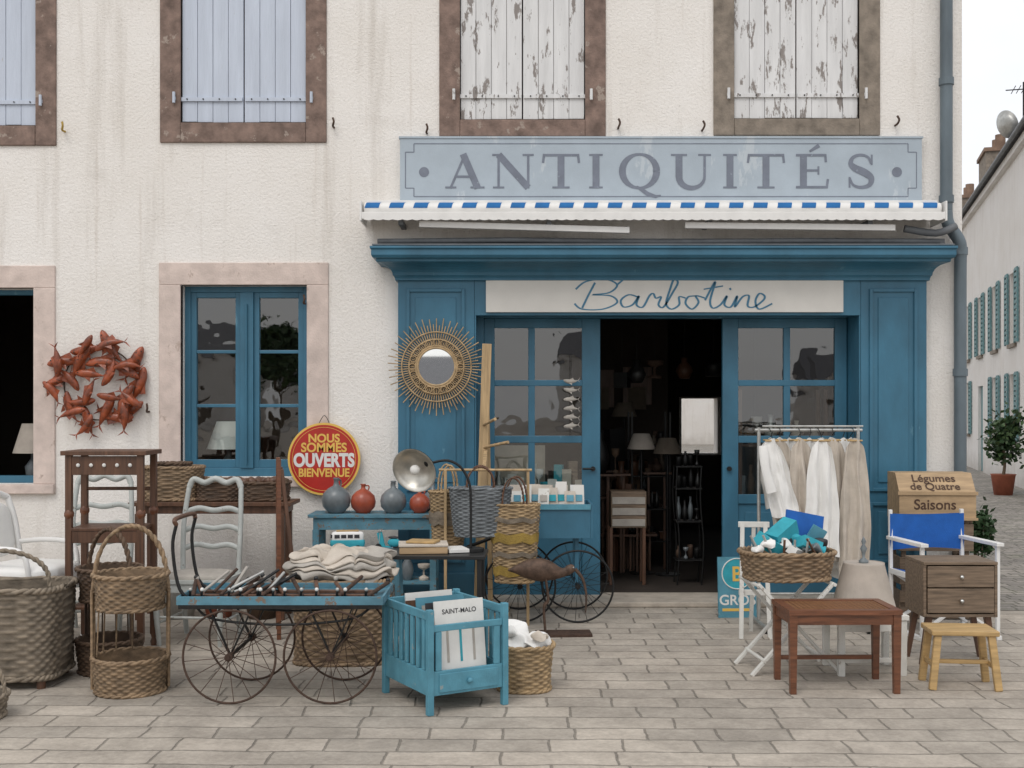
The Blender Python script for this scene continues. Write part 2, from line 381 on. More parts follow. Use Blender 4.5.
def drape(mb,x0,x1,y,zt,zb,m,folds=6,amp=.03,top=.6,seed=0,nu=70,nv=26,hem=.02,lean=0):
    vs=[];fs=[]
    for j in range(nv+1):
        v=j/nv
        for i in range(nu+1):
            u=i/nu; k=top+(1-top)*min(1,v*2.2)**.6
            x=(x0+x1)/2+(x1-x0)*(u-.5)*k+lean*v
            a=amp*(.3+.7*v)*math.sin(u*folds*2*pi+seed+2.2*noise.noise((u*2,v*1.0,seed)))
            a+=.022*noise.noise((u*5,v*3,seed+4))+.008*noise.noise((u*12,v*8,seed+4))
            x+=.018*noise.noise((u*3,v*3,seed+9))
            sh=.07*(abs(u-.5)*2)**1.5*(1-v)
            z=zt-sh+(zb-zt)*v+hem*v*noise.noise((u*2.5,seed,1))*2
            vs.append((x,y+a,z))
    for j in range(nv):
        for i in range(nu): 
            o=j*(nu+1)+i; fs.append((o,o+1,o+nu+2,o+nu+1))
    mb.add(vs,fs,m,True)
def foliage(mb,c,rad,n,ls=.05,ms=('leaf','leaf2'),rnd=R,clumps=7):
    cs=[]
    for i in range(clumps):
        d=Vector((rnd.gauss(0,1),rnd.gauss(0,1),rnd.gauss(0,1))).normalized()*rnd.uniform(.2,.75)
        cs.append((Vector((c[0]+d.x*rad[0],c[1]+d.y*rad[1],c[2]+d.z*rad[2])),rnd.uniform(.3,.55)))
    for i in range(n):
        q,k=cs[rnd.randrange(clumps)]
        d=Vector((rnd.gauss(0,.5),rnd.gauss(0,.5),rnd.gauss(0,.5)))
        p=q+Vector((d.x*rad[0],d.y*rad[1],d.z*rad[2]))*k
        a=Vector((rnd.uniform(-1,1),rnd.uniform(-1,1),rnd.uniform(-.6,.9))).normalized()
        b=a.cross(Vector((rnd.uniform(-1,1),rnd.uniform(-1,1),rnd.uniform(-1,1)))).normalized()
        L=ls*rnd.uniform(.6,1.4); W=L*.35
        mb.add([p,p+a*L*.5+b*W,p+a*L,p+a*L*.5-b*W],[(0,1,2,3)],ms[0] if rnd.random()<.6 else ms[1])
def RX(a): return Matrix.Rotation(a,4,'X')
def RY(a): return Matrix.Rotation(a,4,'Y')
def RZ(a): return Matrix.Rotation(a,4,'Z')
# elevation drawing units of the facade (120 units = 1 m, eye level at 410)
def gx(u): return (u-512)/120
def gz(v): return 1.62+(410-v)/120
# ---------------------------------------------------------------- ground
g=MB('ground'); g.add([(-150,-150,0),(150,-150,0),(150,150,0),(-150,150,0)],[(0,1,2,3)],'pave'); g.finish(bevel=0,recalc=False)
g=MB('street'); g.add([(3.95,-.3,.004),(9.2,-.3,.004),(22,45,.004),(3.95,45,.004)],[(0,1,2,3)],'cobble'); g.finish(bevel=0,recalc=False)
g=MB('wall_foot_weeds'); rw=random.Random(3)
for cx_,cy_ in ((-4.1,-.05),(-3.3,-.04),(-1.75,-.05),(3.55,-.08),(3.9,.5),(3.92,1.6),(3.95,3.1),(4.0,5)):
    foliage(g,(cx_,cy_,.04),(.14,.05,.05),70,.05,rnd=rw,clumps=4)
g.finish(bevel=0,recalc=False)
# ---------------------------------------------------------------- main building
B=empty('shop_building')
XL=-9.0; XR=3.75
shop=(gx(475),gx(857),0.0,gz(314))
up=[(gx(-89),gx(36),gz(126),gz(-72)),(gx(181),gx(306),gz(123),gz(-72)),(gx(460),gx(585),gz(120),gz(-72)),(gx(734),gx(859),gz(119),gz(-72))]
lo=[(gx(-92),gx(34),gz(484),gz(288)),(gx(181),gx(307),gz(477),gz(285))]
w=MB('front_wall'); holed_wall(w,XL,XR,0,7.1,0,.35,[shop]+up+lo,'wall'); w.finish(parent=B,bevel=0)
w=MB('side_and_rear_walls')
w.box(XR-.35,XR,.351,6.3,0,7.1,'wall'); w.box(XL,XL+.35,.351,6.3,0,7.1,'wall')
holed_wall(w,XL,XR,0,7.1,6.301,6.6,[(2.35,2.85,1.02,1.78)],'wall'); w.finish(parent=B,bevel=0)
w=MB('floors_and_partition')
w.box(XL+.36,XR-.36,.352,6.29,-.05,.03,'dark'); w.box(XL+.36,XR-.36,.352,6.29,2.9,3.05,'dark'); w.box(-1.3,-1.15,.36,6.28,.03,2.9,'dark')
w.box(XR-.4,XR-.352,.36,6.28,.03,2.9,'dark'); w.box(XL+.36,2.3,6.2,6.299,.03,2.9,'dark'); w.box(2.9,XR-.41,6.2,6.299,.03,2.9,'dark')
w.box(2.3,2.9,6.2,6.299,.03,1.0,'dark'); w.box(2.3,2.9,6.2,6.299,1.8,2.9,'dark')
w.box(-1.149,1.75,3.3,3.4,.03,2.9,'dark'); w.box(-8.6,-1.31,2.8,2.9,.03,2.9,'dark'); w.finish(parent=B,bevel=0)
w=MB('roof')
w.add([(XL-.2,-.35,7.1),(XR+.2,-.35,7.1),(XR+.2,6.95,7.1),(XL-.2,6.95,7.1),(XL-.2,3.3,9.6),(XR+.2,3.3,9.6)],[(0,1,5,4),(1,2,5),(2,3,4,5),(3,0,4),(0,3,2,1)],'slate'); w.finish(parent=B,bevel=0)
def surround(mb,h,wd,top,bot,m,pr=.018,sill=0):
    a,b,c,d=h
    mb.box(a-wd,a,-pr,.06,c-bot,d,m); mb.box(b,b+wd,-pr,.06,c-bot,d,m)
    mb.box(a-wd,b+wd,-pr,.06,d,d+top,m)
    if bot: mb.box(a+.001,b-.001,-pr-.004,.08,c-bot,c,m)
w=MB('upper_window_surrounds')
for i,h in enumerate(up): surround(w,h,.172,.2,.165 if i<2 else .14,'stone_dk' if i<3 else 'stone_gr')
w.finish(parent=B,bevel=.006)
w=MB('lower_window_surrounds')
for h in lo:
    surround(w,h,.18,.185,.0,'stone_pk'); a,b,c,d=h
    w.box(a-.18,b+.18,-.045,.05,c-.08,c-.001,'stone_pk')
w.finish(parent=B,bevel=.006)
for k,h in enumerate(up):
    a,b,c,d=h; m='sh_blue' if k<2 else 'sh_white'
    w=MB('shutters'); mid=(a+b)/2
    for (p,q) in ((a+.004,mid-.004),(mid+.004,b-.004)):
        n=4; ww=(q-p)/n
        for i in range(n):
            o=R.uniform(-.002,.002)
            w.box(p+i*ww+.0018,p+(i+1)*ww-.0018,.02+o,.05,c+.01+R.uniform(0,.006),d-.01,m)
        w.box(p,q,.052,.06,c+.02,d-.02,'stone_dk')
    for zz in (c+.20,d-.25):
        w.box(a-.05,mid-.012,.004,.0175,zz-.017,zz+.017,m); w.box(mid+.012,b+.05,.004,.0175,zz-.017,zz+.017,m)
        for e in (a-.05,b+.05): w.cyl((e,-.035,zz-.04),(e,-.035,zz+.05),.012,m); w.box(e-.012,e+.012,-.03,.02,zz-.014,zz+.014,m)
        for i in range(8): w.cyl((a+.05+i*(b-a-.1)/7,-.004,zz),(a+.05+i*(b-a-.1)/7,.004,zz),.006,'iron',n=8)
    w.finish(parent=B,bevel=.002)
def casement(h,name,fr='blue',yb=.14,bars=(2,),n=3,glass='glass2'):
    a,b,c,d=h; w=MB(name); t=.05
    w.box(a,a+t,yb-.03,yb+.05,c,d,fr); w.box(b-t,b,yb-.03,yb+.05,c,d,fr)
    w.box(a+t,b-t,yb-.03,yb+.05,d-t,d,fr); w.box(a+t,b-t,yb-.03,yb+.05,c,c+t+.02,fr)
    mid=(a+b)/2; w.box(mid-.055,mid+.055,yb-.045,yb+.045,c+t+.02,d-t,fr); w.cyl((mid,yb-.06,c+.1),(mid,yb-.06,d-.15),.008,fr)
    for (p,q) in ((a+t,mid-.055),(mid+.055,b-t)):
        st=.045; z0=c+t+.02; z1=d-t
        w.box(p,p+st,yb-.02,yb+.03,z0,z1,fr); w.box(q-st,q,yb-.02,yb+.03,z0,z1,fr)
        w.box(p+st,q-st,yb-.02,yb+.03,z0,z0+.07,fr); w.box(p+st,q-st,yb-.02,yb+.03,z1-st,z1,fr)
        for i in range(1,n):
            zz=z0+.07+(z1-st-z0-.07)*i/n; w.box(p+st,q-st,yb-.015,yb+.025,zz-.014,zz+.014,fr)
        w.add([(p+st,yb+.008,z0+.07),(q-st,yb+.008,z0+.07),(q-st,yb+.008,z1-st),(p+st,yb+.008,z1-st)],[(0,1,2,3)],glass)
    w.finish(parent=B,bevel=.003)
casement(lo[1],'blue_window')
a,b,c,d=lo[0]; w=MB('open_window_frame')
w.box(a,a+.04,.16,.24,c,d,'blue'); w.box(b-.03,b,.18,.26,c,d,'ink'); w.box(a+.04,b-.03,.16,.24,d-.04,d,'blue'); w.box(a+.04,b-.03,.14,.24,c,c+.06,'blue')
for x in (a+.05,b-.09):
    w.box(x,x+.04,.27,.32,c+.07,d-.05,'blue'); w.box(x,x+.04,.80,.85,c+.07,d-.05,'blue')
    for z in (c+.07,c+.55,c+1.05,d-.11): w.box(x+.002,x+.038,.321,.799,z,z+.05,'blue')
w.finish(parent=B,bevel=.003)
def table_lamp(name,loc,rs=.2,h=.28,z=.95,m='cotton',cloth='wood'):
    w=MB(name); w.rev([(.001,z-.34),(.08,z-.34),(.09,z-.32),(.03,z-.28),(.06,z-.2),(.07,z-.12),(.02,z-.05),(.012,z+h-.02)],'jgrey',20)
    w.rev([(rs,z),(rs*.55,z+h),(rs*.54,z+h),(rs*.98,z+.003)],m,32); w.box(-.25,.25,-.2,.2,z-.39,z-.342,cloth)
    for x in (-.22,.22):
        for y in (-.17,.17): w.beam((x,y,0.03),(x,y,z-.39),.04,.04,'wood')
    w.finish(loc,bevel=0)
table_lamp('table_lamp',(gx(214),.50,0),.19,.24,1.28,'cotton'); table_lamp('table_lamp',(gx(2),.62,0),.17,.26,1.24,'shade','orange')
# shopfront --------------------------------------------------
w=MB('shopfront_joinery')
L0,R0=-.94,3.42; hx0,hx1=shop[0],shop[1]
yF=-.10
w.box(L0,hx0-.001,yF,-.001,.0,2.71,'blue'); w.box(hx1+.001,R0,yF,-.001,.0,2.71,'blue')
w.box(hx0-.0,hx1+.0,yF-.0,-.002,2.40,2.709,'blue')
for (a,b) in ((L0,hx0),(hx1,R0)):
    w.box(a-.02,b+.015,yF-.03,yF-.001,.0,.28,'blue')
    p,q=a+.07,b-.08
    for (z0,z1) in ((.95,2.62),(.36,.86)):
        t=.028
        w.box(p,p+t,yF-.018,yF-.001,z0,z1,'blue'); w.box(q-t,q,yF-.018,yF-.001,z0,z1,'blue')
        w.box(p+t,q-t,yF-.018,yF-.001,z0,z0+t,'blue'); w.box(p+t,q-t,yF-.018,yF-.001,z1-t,z1,'blue')
        w.box(p+t+.045,q-t-.045,yF-.010,yF-.001,z0+t+.045,z1-t-.045,'blue')
prof=[(.10,2.685),(.135,2.685),(.135,2.70),(.145,2.715)]
for i in range(7):
    a=pi/2*i/6; prof.append((.16+.17*(1-math.cos(a)),2.725+.085*math.sin(a)))
prof+=[(.345,2.815),(.345,2.835),(.385,2.84),(.40,2.86),(.40,2.905),(.415,2.91),(.415,2.93),(.10,2.935)]
vs=[];fs=[]
for pr,z in prof:
    o=(pr-.1)*.62; vs+=[(L0-o,-.003,z),(L0-o,-pr,z),(R0+o*.7,-pr,z),(R0+o*.7,-.003,z)]
for i in range(len(prof)-1):
    for k in range(3): fs.append((4*i+k,4*i+k+1,4*i+k+5,4*i+k+4))
w.add(vs,fs,'blue')
w.finish(parent=B,bevel=.004)
w=MB('lead_flashing')
w.box(L0-.18,R0+.12,-.39,-.004,2.937,2.95,'grey'); w.box(L0-.16,R0+.14,-.13,-.004,2.951,3.03,'grey')
w.tube([(-1.1,-.17,3.0),(0,-.18,3.01),(1.2,-.17,2.995),(2.4,-.18,3.005),(3.5,-.17,3.0)],.022,'grey',10); w.finish(parent=B,bevel=.004)
w=MB('shop_door_leaves'); y0,y1=.22,.27
def leaf(a,b,sl,sr,mu):
    zt=2.40; w.box(a,a+sl,y0,y1,.04,zt,'blue'); w.box(b-sr,b,y0,y1,.04,zt,'blue')
    rails=[(2.32,2.40),(1.825,1.876),(1.34,1.40),(.82,.90),(.04,.20)]
    for z0,z1 in rails: w.box(a+sl,b-sr,y0+.003,y1-.003,z0,z1,'blue')
    w.box(mu-.028,mu+.028,y0+.006,y1-.006,.9,2.32,'blue')
    w.box(a+sl,b-sr,y0+.02,y1-.015,.20,.82,'blue')
    w.box(a+sl+.06,b-sr-.06,y0+.008,y0+.0195,.27,.75,'blue')
    w.add([(a+sl,y0+.027,.9),(b-sr,y0+.027,.9),(b-sr,y0+.027,2.32),(a+sl,y0+.027,2.32)],[(0,1,2,3)],'glass2')
leaf(hx0+.07,.752,.09,.155,.167); leaf(1.795,hx1-.02,.135,.10,2.346)
w.box(hx0+.001,hx0+.069,.18,.30,.03,2.43,'blue'); w.box(hx0+.07,hx1-.02,.2,.3,2.401,2.43,'blue')
w.box(hx0+.0005,hx0+.012,-.098,.179,.03,2.43,'blue'); w.box(hx1-.012,hx1-.0005,-.098,.3,.03,2.43,'blue'); w.box(hx0+.013,hx1-.013,-.098,.199,2.412,2.4285,'blue')
w.cyl((.69,.19,1.12),(.69,.22,1.12),.02,'iron'); w.cyl((.69,.19,1.12),(.60,.19,1.12),.009,'iron')
w.cyl((1.85,.19,1.12),(1.85,.22,1.12),.02,'iron')
w.finish(parent=B,bevel=.004)
w=MB('threshold'); w.box(hx0+.02,hx1-.02,-.16,.35,.001,.045,'thresh'); w.finish(parent=B,bevel=.01)
w=MB('shop_name_board'); w.box(-.214,2.724,yF-.028,yF-.001,2.425,2.705,'cream')
S=[[(575,290),(583,283),(598,281),(607,286),(601,293),(588,295),(602,296),(607,302),(596,308),(580,308),(574,303)],[(590,284),(585,295),(580,307)],
 [(623,297),(616,295),(610,300),(612,306),(619,304),(624,296),(622,304),(627,306),(632,296),(635,294),(637,298),(641,297),(639,304),(643,306),(650,293),(654,284),(651,281),(648,290),(645,303),(649,308),(655,304),(655,297),(660,298)],
 [(668,296),(662,297),(660,303),(665,308),(670,302),(668,296),(675,298)],[(675,300),(683,283),(679,300),(681,307),(687,304),(692,296),(690,304),(695,306),(700,296),(698,306),(704,297),(709,296),(708,305),(713,306),(720,300),(721,296),(717,294),(714,301),(717,308),(727,303)],
 [(674,290),(689,287)],[(694,289),(695,290.5)],[(607,286),(612,281)]]
for i,st in enumerate(S):
    pts=[]
    for p,q in st: pts.append(((573+(p-573)*1.29-512)/121.4,1.62+(410-(295+(q-295)*1.1))/121.4))
    c=cr([(a,b,0) for a,b in pts],7) if len(pts)>2 else [Vector((a,b,0)) for a,b in pts]
    ws=[]
    for j in range(len(c)):
        d=(c[min(j+1,len(c)-1)]-c[max(j-1,0)]); ws.append(.009+.009*(abs(d.y)/(d.length+1e-6)))
    w.ribbon([(v.x,v.y) for v in c],ws,yF-.0295-.0004*i,'letblue')
w.finish(parent=B,bevel=0)
# ANTIQUITES sign
w=MB('antiques_sign'); sx0,sx1,sz0,sz1=-.927,3.394,3.342,3.87; ys=-.06
w.box(sx0,sx1,ys,-.002,sz0,sz1,'sign_bg')
for (a,b,c,d) in ((sx0-.01,sx1+.01,sz1,sz1+.015),(sx0-.01,sx1+.01,sz0-.015,sz0)): w.box(a,b,ys-.008,-.001,c,d,'sign_bg')
i0=.045; cc=.07
fr=[(sx0+i0+cc,sz0+i0),(sx1-i0-cc,sz0+i0),(sx1-i0-cc,sz0+i0+cc),(sx1-i0,sz0+i0+cc),(sx1-i0,sz1-i0-cc),(sx1-i0-cc,sz1-i0-cc),(sx1-i0-cc,sz1-i0),(sx0+i0+cc,sz1-i0),(sx0+i0+cc,sz1-i0-cc),(sx0+i0,sz1-i0-cc),(sx0+i0,sz0+i0+cc),(sx0+i0+cc,sz0+i0+cc),(sx0+i0+cc,sz0+i0)]
for i in range(len(fr)-1): w.ribbon([fr[i],fr[i+1]],.008,ys-.0015-.0001*(i%2),'sign_let')
T=.20; t=.07; sf=.055
def I_(x): return [([(x,0),(x,1)],T),([(x-.22,sf/2),(x+.22,sf/2)],sf),([(x-.22,1-sf/2),(x+.22,1-sf/2)],sf)]
def glyph(ch):
    if ch=='A': return [([(.12,0),(.52,1)],t),([(.46,1),(.86,0)],T),([(.24,.34),(.72,.34)],t),([(-.02,sf/2),(.28,sf/2)],sf),([(.66,sf/2),(1.04,sf/2)],sf)]
    if ch=='N': return [([(.14,0),(.14,1)],t),([(.14,.98),(.88,.02)],T),([(.88,0),(.88,1)],t),([(0,sf/2),(.28,sf/2)],sf),([(-.02,1-sf/2),(.24,1-sf/2)],sf),([(.74,1-sf/2),(1.02,1-sf/2)],sf)]
    if ch=='T': return [([(.5,0),(.5,1)],T),([(.0,1-t/2),(1,1-t/2)],t),([(.03,1),(.0,.74)],t),([(.97,1),(1,.74)],t),([(.26,sf/2),(.74,sf/2)],sf)]
    if ch=='I': return None
    if ch=='Q':
        p=[];q=[]
        for i in range(33):
            a=2*pi*i/32; p.append((.5+.44*math.cos(a),.5+.49*math.sin(a))); q.append(t+(T-t)*abs(math.cos(a))**1.5)
        return [(p,q),([(.42,.06),(.55,-.03),(.72,-.17),(.92,-.24),(1.05,-.2)],[.05,.11,.13,.09,.03])]
    if ch=='U':
        p=[(.2,1),(.2,.35)]; q=[T,T]
        for i in range(1,13):
            a=pi+pi*i/12; p.append((.52+.32*math.cos(a),.34+.33*math.sin(a))); q.append(T+(t-T)*i/12)
        p.append((.84,1)); q.append(t)
        return [(p,q),([(0,1-sf/2),(.4,1-sf/2)],sf),([(.68,1-sf/2),(1,1-sf/2)],sf)]
    if ch=='E': return [([(.22,0),(.22,1)],T),([(0,t/2),(.92,t/2)],t),([(0,1-t/2),(.88,1-t/2)],t),([(.22,.52),(.66,.52)],t),([(.9,0),(.94,.27)],t),([(.86,1),(.88,.76)],t),([(.66,.4),(.66,.64)],t*.8),([(.4,1.07),(.68,1.25)],[.06,.12])]
    if ch=='S':
        p=[(.84,.72),(.74,.90),(.5,.97),(.24,.9),(.16,.72),(.32,.58),(.62,.46),(.84,.3),(.78,.1),(.5,.03),(.24,.1),(.12,.3)]
        c=cr([(a,b,0) for a,b in p],5); n=len(c)
        return [([(v.x,v.y) for v in c],[t+(T*1.1-t)*math.exp(-((i/n-.52)/.2)**2) for i in range(n)]),([(.86,.98),(.86,.68)],t*.8),([(.12,.02),(.12,.33)],t*.8)]
LET=[('A',446,483),('N',493,533),('T',543,579),('I',588,604),('Q',620,659),('U',671,711),('I',722,738),('T',748,784),('E',796,830),('S',846,876)]
H=.285; zb=3.455; kk=0
for ch,a,b in LET:
    xa,xb=(a-512)/120.8,(b-512)/120.8
    gl=glyph(ch) if ch!='I' else I_(.5)
    W=(xb-xa) if ch!='I' else H*.9; X=xa if ch!='I' else (xa+xb)/2-W/2
    for pts,ww in gl:
        kk+=1; ws=[q*H for q in ww] if isinstance(ww,list) else ww*H
        w.ribbon([(X+p[0]*W,zb+p[1]*H) for p in pts],ws,ys-.002-.0002*(kk%6),'sign_let')
for u in (424,897): w.rev([(.0001,0),(.042,0)],'sign_let',20,((u-512)/120.8,ys-.002,3.59),RX(pi/2))
w.finish(parent=B,bevel=0)
# awning
w=MB('awning'); ax0,ax1=-1.21,3.48; ya=-.30
w.box(ax0+.03,ax1-.03,ya+.04,-.005,3.20,3.32,'white')
w.cyl((ax0+.02,ya+.03,3.245),(ax1-.02,ya+.03,3.245),.052,'white',n=24)
n=24; pw=(ax1-ax0)/n
for i in range(n):
    x=ax0+pw*(i+.12); d=.018
    vs=[];fs=[]
    P2=[(ya+.03-.0545*math.cos(math.radians(a)),3.245+.0545*math.sin(math.radians(a))) for a in (2,15,30,45,60,80,100,120)]
    for j,(yy,zz) in enumerate(P2): vs+=[(x+d*j/6,yy,zz),(x+pw*.58+d*j/6,yy,zz)]
    for j in range(7): fs.append((2*j,2*j+1,2*j+3,2*j+2))
    w.add(vs,fs,'awnblue')
w.box(ax0,ax1,ya-.045,ya+.02,3.155,3.212,'white')
n=60
vs=[];fs=[]
for i in range(n*6+1):
    x=ax0+.02+(ax1-ax0-.04)*i/(n*6); s_=abs(math.sin(pi*i/6)); vs+=[(x,ya-.0475,3.19),(x,ya-.0475,3.152-.008*s_)]
for i in range(n*6): fs.append((2*i,2*i+1,2*i+3,2*i+2))
w.add(vs,fs,'white')
for x in (ax0-.012,ax1+.002): w.box(x-.002,x+.014,ya-.05,-.01,3.14,3.30,'white')
for a,b in (((-.75,-.27,3.125),(.95,-.27,3.075)),((1.4,-.27,3.115),(3.1,-.27,3.095))): w.beam(a,b,.035,.05,'white')
for x in (-.9,.3,1.6,2.9): w.box(x-.02,x+.02,-.28,-.006,3.12,3.16,'grey')
w.finish(parent=B,bevel=.004)
w=MB('drain_pipe')
w.tube(cr([(3.585,-.09,7.0),(3.585,-.09,5.0),(3.585,-.09,3.45),(3.585,-.09,3.25),(3.60,-.1,3.15),(3.68,-.11,3.02),(3.70,-.1,2.92),(3.70,-.09,2.7),(3.70,-.09,1.4),(3.70,-.09,0.02)],5),.05,'pipe',16)
for z,x in ((5.4,3.585),(4.3,3.585),(3.33,3.585),(2.9,3.70),(1.9,3.70),(.9,3.70)): w.cyl((x,-.09,z),(x,-.09,z+.06),.060,'pipe',n=20)
w.cyl((3.70,-.09,0),(3.70,-.09,1.05),.062,'rust',n=20)
w.tube(cr([(3.2,-.2,3.1),(3.45,-.22,3.06),(3.62,-.2,3.12)],4),.03,'grey',12); w.finish(parent=B,bevel=0)
w=MB('wall_hooks')
for u,v in ((65,128),(334,124),(427,130),(618,125),(702,127),(895,122),(149,408),(305,300)):
    x,z=gx(u),gz(v); w.tube(cr([(x,.0,z-.03),(x,-.06,z-.03),(x+.01,-.075,z),(x,-.06,z+.035)],4),.009,'rust' if v!=128 else 'yellow',8)
w.finish(parent=B,bevel=0)
# ---------------------------------------------------------------- shop interior objects
RI=random.Random(21)
def vase(mb,c,h,r,m):
    k=RI.random()
    if k<.4: mb.rev([(.001,0),(r*.6,0),(r,.35*h),(r*.8,.6*h),(r*.35,.8*h),(r*.45,h),(r*.38,h),(r*.3,.8*h)],m,16,c)
    elif k<.6: mb.rev([(.001,0),(r,0),(r*1.05,.5*h),(r,.62*h),(r*.95,.6*h),(r*.9,.1*h)],m,16,c)
    elif k<.8: mb.rev([(.001,0),(r*.8,0),(r*.8,.02),(r*.15,.04),(r*.15,.5*h),(r*.9,.62*h),(r,.8*h),(r*.9,.8*h),(r*.1,.6*h)],m,16,c)
    else: mb.obox((c[0],c[1],c[2]+h*.35),(r*1.6,r*1.2,h*.7),(0,0,RI.uniform(-.5,.5)),m)
dk=['iron','wood','rust','wood','wickerdk','black','shadedk','black','bronze']
w=MB('display_shelves')
for sx in (1.20,1.58):
    for y in (1.9,2.25): w.beam((sx,y,.03),(sx,y,1.6),.018,.018,'iron')
for z in (.3,.62,.95,1.25):
    w.box(1.19,1.59,1.89,2.26,z,z+.012,'iron')
    for i in range(7):
        x=1.22+i*.05+RI.uniform(-.02,.02); m=RI.choice(dk+['jgrey'])
        vase(w,(x,RI.uniform(1.94,2.18),z+.012),.06+.19*RI.random(),.02+.025*RI.random(),m)
w.finish(bevel=0)
w=MB('iron_plant_stand')
for x,y in ((1.50,.85),(1.72,.85),(1.50,1.05),(1.72,1.05)): w.tube(cr([(x,y,.03),(x+.02,y,.4),(x-.01,y,.8),(x,y,1.1)],4),.008,'iron',6)
for z in (.25,.6,.9,1.1):
    w.box(1.49,1.73,.84,1.06,z,z+.01,'iron')
    for i in range(4): vase(w,(1.53+i*.055,RI.uniform(.9,1.0),z+.01),.08+.14*RI.random(),.025,RI.choice(['iron','black','jgrey','iron','bronze']))
w.finish(bevel=0)
w=MB('wooden_crate_stool'); w.box(.90,1.22,.85,1.1,.55,.88,'woodgr')
for z in (.60,.70,.80): w.box(.91,1.21,.842,.849,z-.035,z+.03,'linenst')
for x in (.9,1.2):
    for y in (.87,1.08): w.beam((x,y,.03),(x,y,.55),.03,.03,'wood')
w.finish(bevel=.003)
w=MB('wooden_cabinet'); w.box(.8,1.28,2.4,2.8,.03,.95,'wood'); w.box(.83,1.03,2.385,2.399,.1,.9,'wood'); w.box(1.06,1.25,2.385,2.399,.1,.9,'wood')
for i in range(7): vase(w,(.85+i*.07,2.6+RI.uniform(-.1,.1),.95),.12+.25*RI.random(),.045,RI.choice(dk))
w.finish(bevel=.004)
w=MB('shop_clutter')
for i in range(34):
    x=RI.uniform(.75,2.9); y=RI.uniform(1.6,3.1)
    if x>1.45 and x<2.6: x=RI.uniform(.75,1.4)
    z0=RI.choice([.03,.03,.4,.75,1.0]); h=RI.uniform(.12,.5); s_=RI.uniform(.06,.17)
    if RI.random()<.5: w.obox((x,y,z0+h/2),(s_*1.6,s_,h),(0,RI.uniform(-.15,.15),RI.uniform(-.7,.7)),RI.choice(dk))
    else: vase(w,(x,y,z0),h,s_*.6,RI.choice(dk+['jgrey']))
    if z0>.1:
        for q in (-.08,.08): w.beam((x+q,y,.03),(x+q,y,z0),.02,.02,'wood')
        w.box(x-.14,x+.14,y-.1,y+.1,z0-.02,z0,'wood')
for i in range(6):
    x=RI.uniform(.8,2.9); y=RI.uniform(1.6,3.0); z=RI.uniform(2.0,2.4)
    w.cyl((x,y,z),(x,y,2.9),.004,'iron',n=6); vase(w,(x,y,z-.2),.22,.09,RI.choice(dk))
for i in range(2): w.obox((.98+.42*i,3.25,1.75+RI.uniform(-.2,.2)),(.32,.03,.42),(0,0,0),'wood'); w.obox((.98+.42*i,3.23,1.75),(.2,.012,.25),(0,0,0),'shadedk')
w.finish(bevel=0)
w=MB('shade_lamp'); 
for x,y,z,m in ((1.26,1.6,1.24,'shade'),(1.50,1.5,1.20,'shadedk'),(1.2,2.7,1.55,'shadedk')):
    w.rev([(.14,z),(.08,z+.15),(.078,z+.15),(.135,z)],m,28,(x,y,0)); w.cyl((x,y,.03),(x,y,z+.13),.012,'iron'); w.disc((x,y,.03),.12,'iron')
w.finish(bevel=0)
w=MB('window_display_table')
w.box(-.25,.72,.42,.85,.80,.84,'white')
for x in (-.2,.67):
    for y in (.46,.8): w.beam((x,y,.03),(x,y,.8),.04,.04,'white')
for i in range(14):
    x=-.18+i*.06; y=RI.uniform(.5,.78); hh=RI.uniform(.08,.36); k=RI.random()
    if k<.5: w.obox((x,y,.84+hh/2),(.08,.06,hh),(0,0,RI.uniform(-.4,.4)),RI.choice(['paper','cotton','linen','turq','white','woodgr']))
    else: vase(w,(x,y,.84),hh,.045,RI.choice(['paper','linen','jgrey','cotton','wood','zinc']))
w.box(-.2,.3,.83,.85,.84,1.3,'linen')
w.finish(bevel=.003)
w=MB('window_display_shelf'); w.box(1.95,2.8,.45,.8,.8,.83,'wood')
for x in (2.0,2.75):
    for y in (.5,.75): w.beam((x,y,.03),(x,y,1.8),.03,.03,'wood')
w.box(1.95,2.8,.45,.8,1.3,1.32,'wood')
for z in (.83,1.32):
    for i in range(9): vase(w,(2.03+i*.08,RI.uniform(.5,.72),z),.06+.26*RI.random(),.02+.035*RI.random(),RI.choice(['linenst','linen','jgrey','wood','zinc','wickerdk']))
w.finish(bevel=0)
def fish(mb,M0,L,m,fat=1):
    old=mb.M; mb.M=old@M0
    xs=[-.5,-.46,-.38,-.25,-.08,.1,.24,.34,.4]; rs=[.012,.06,.10,.135,.145,.12,.08,.045,.03]
    cv=RI.uniform(-.6,.6)
    mb.tube([(x*L,.0,cv*L*x*x*.8) for x in xs],[r*L*fat for r in rs],m,12,flat=.75)
    e=cv*L*.15
    for sgn in (1,-1): mb.add([(.36*L,-.01*L,e*.7),(.44*L,.02*L,e+sgn*.03*L),(.6*L,0,e*1.6+sgn*.19*L),(.5*L,-.015*L,e+sgn*.02*L),(.44*L,-.03*L,e)],[(0,1,2,3),(0,3,2,4)],m)
    mb.add([(-.15*L,-.01,.13*L*fat),(.12*L,0,.25*L*fat),(.2*L,0,.09*L)],[(0,1,2)],m); mb.add([(-.15*L,-.03*fat,-.10*L),(.06*L,-.05*L-.02,-.25*L*fat),(.04*L,-.02,-.1*L)],[(0,1,2)],m)
    mb.ell((-.38*L,-.075*L,.03*L),(.018*L,.018*L,.018*L),'black',nu=8,nv=6)
    mb.M=old
w=MB('hanging_fish_mobile')
for i in range(6): fish(w,Matrix.Translation((.5,.2-.06,1.86-.075*i))@RY(RI.uniform(-.2,.2)),.13,'linenst')
w.cyl((.5,.14,1.4),(.5,.14,2.1),.002,'iron',n=5); w.finish(bevel=0)
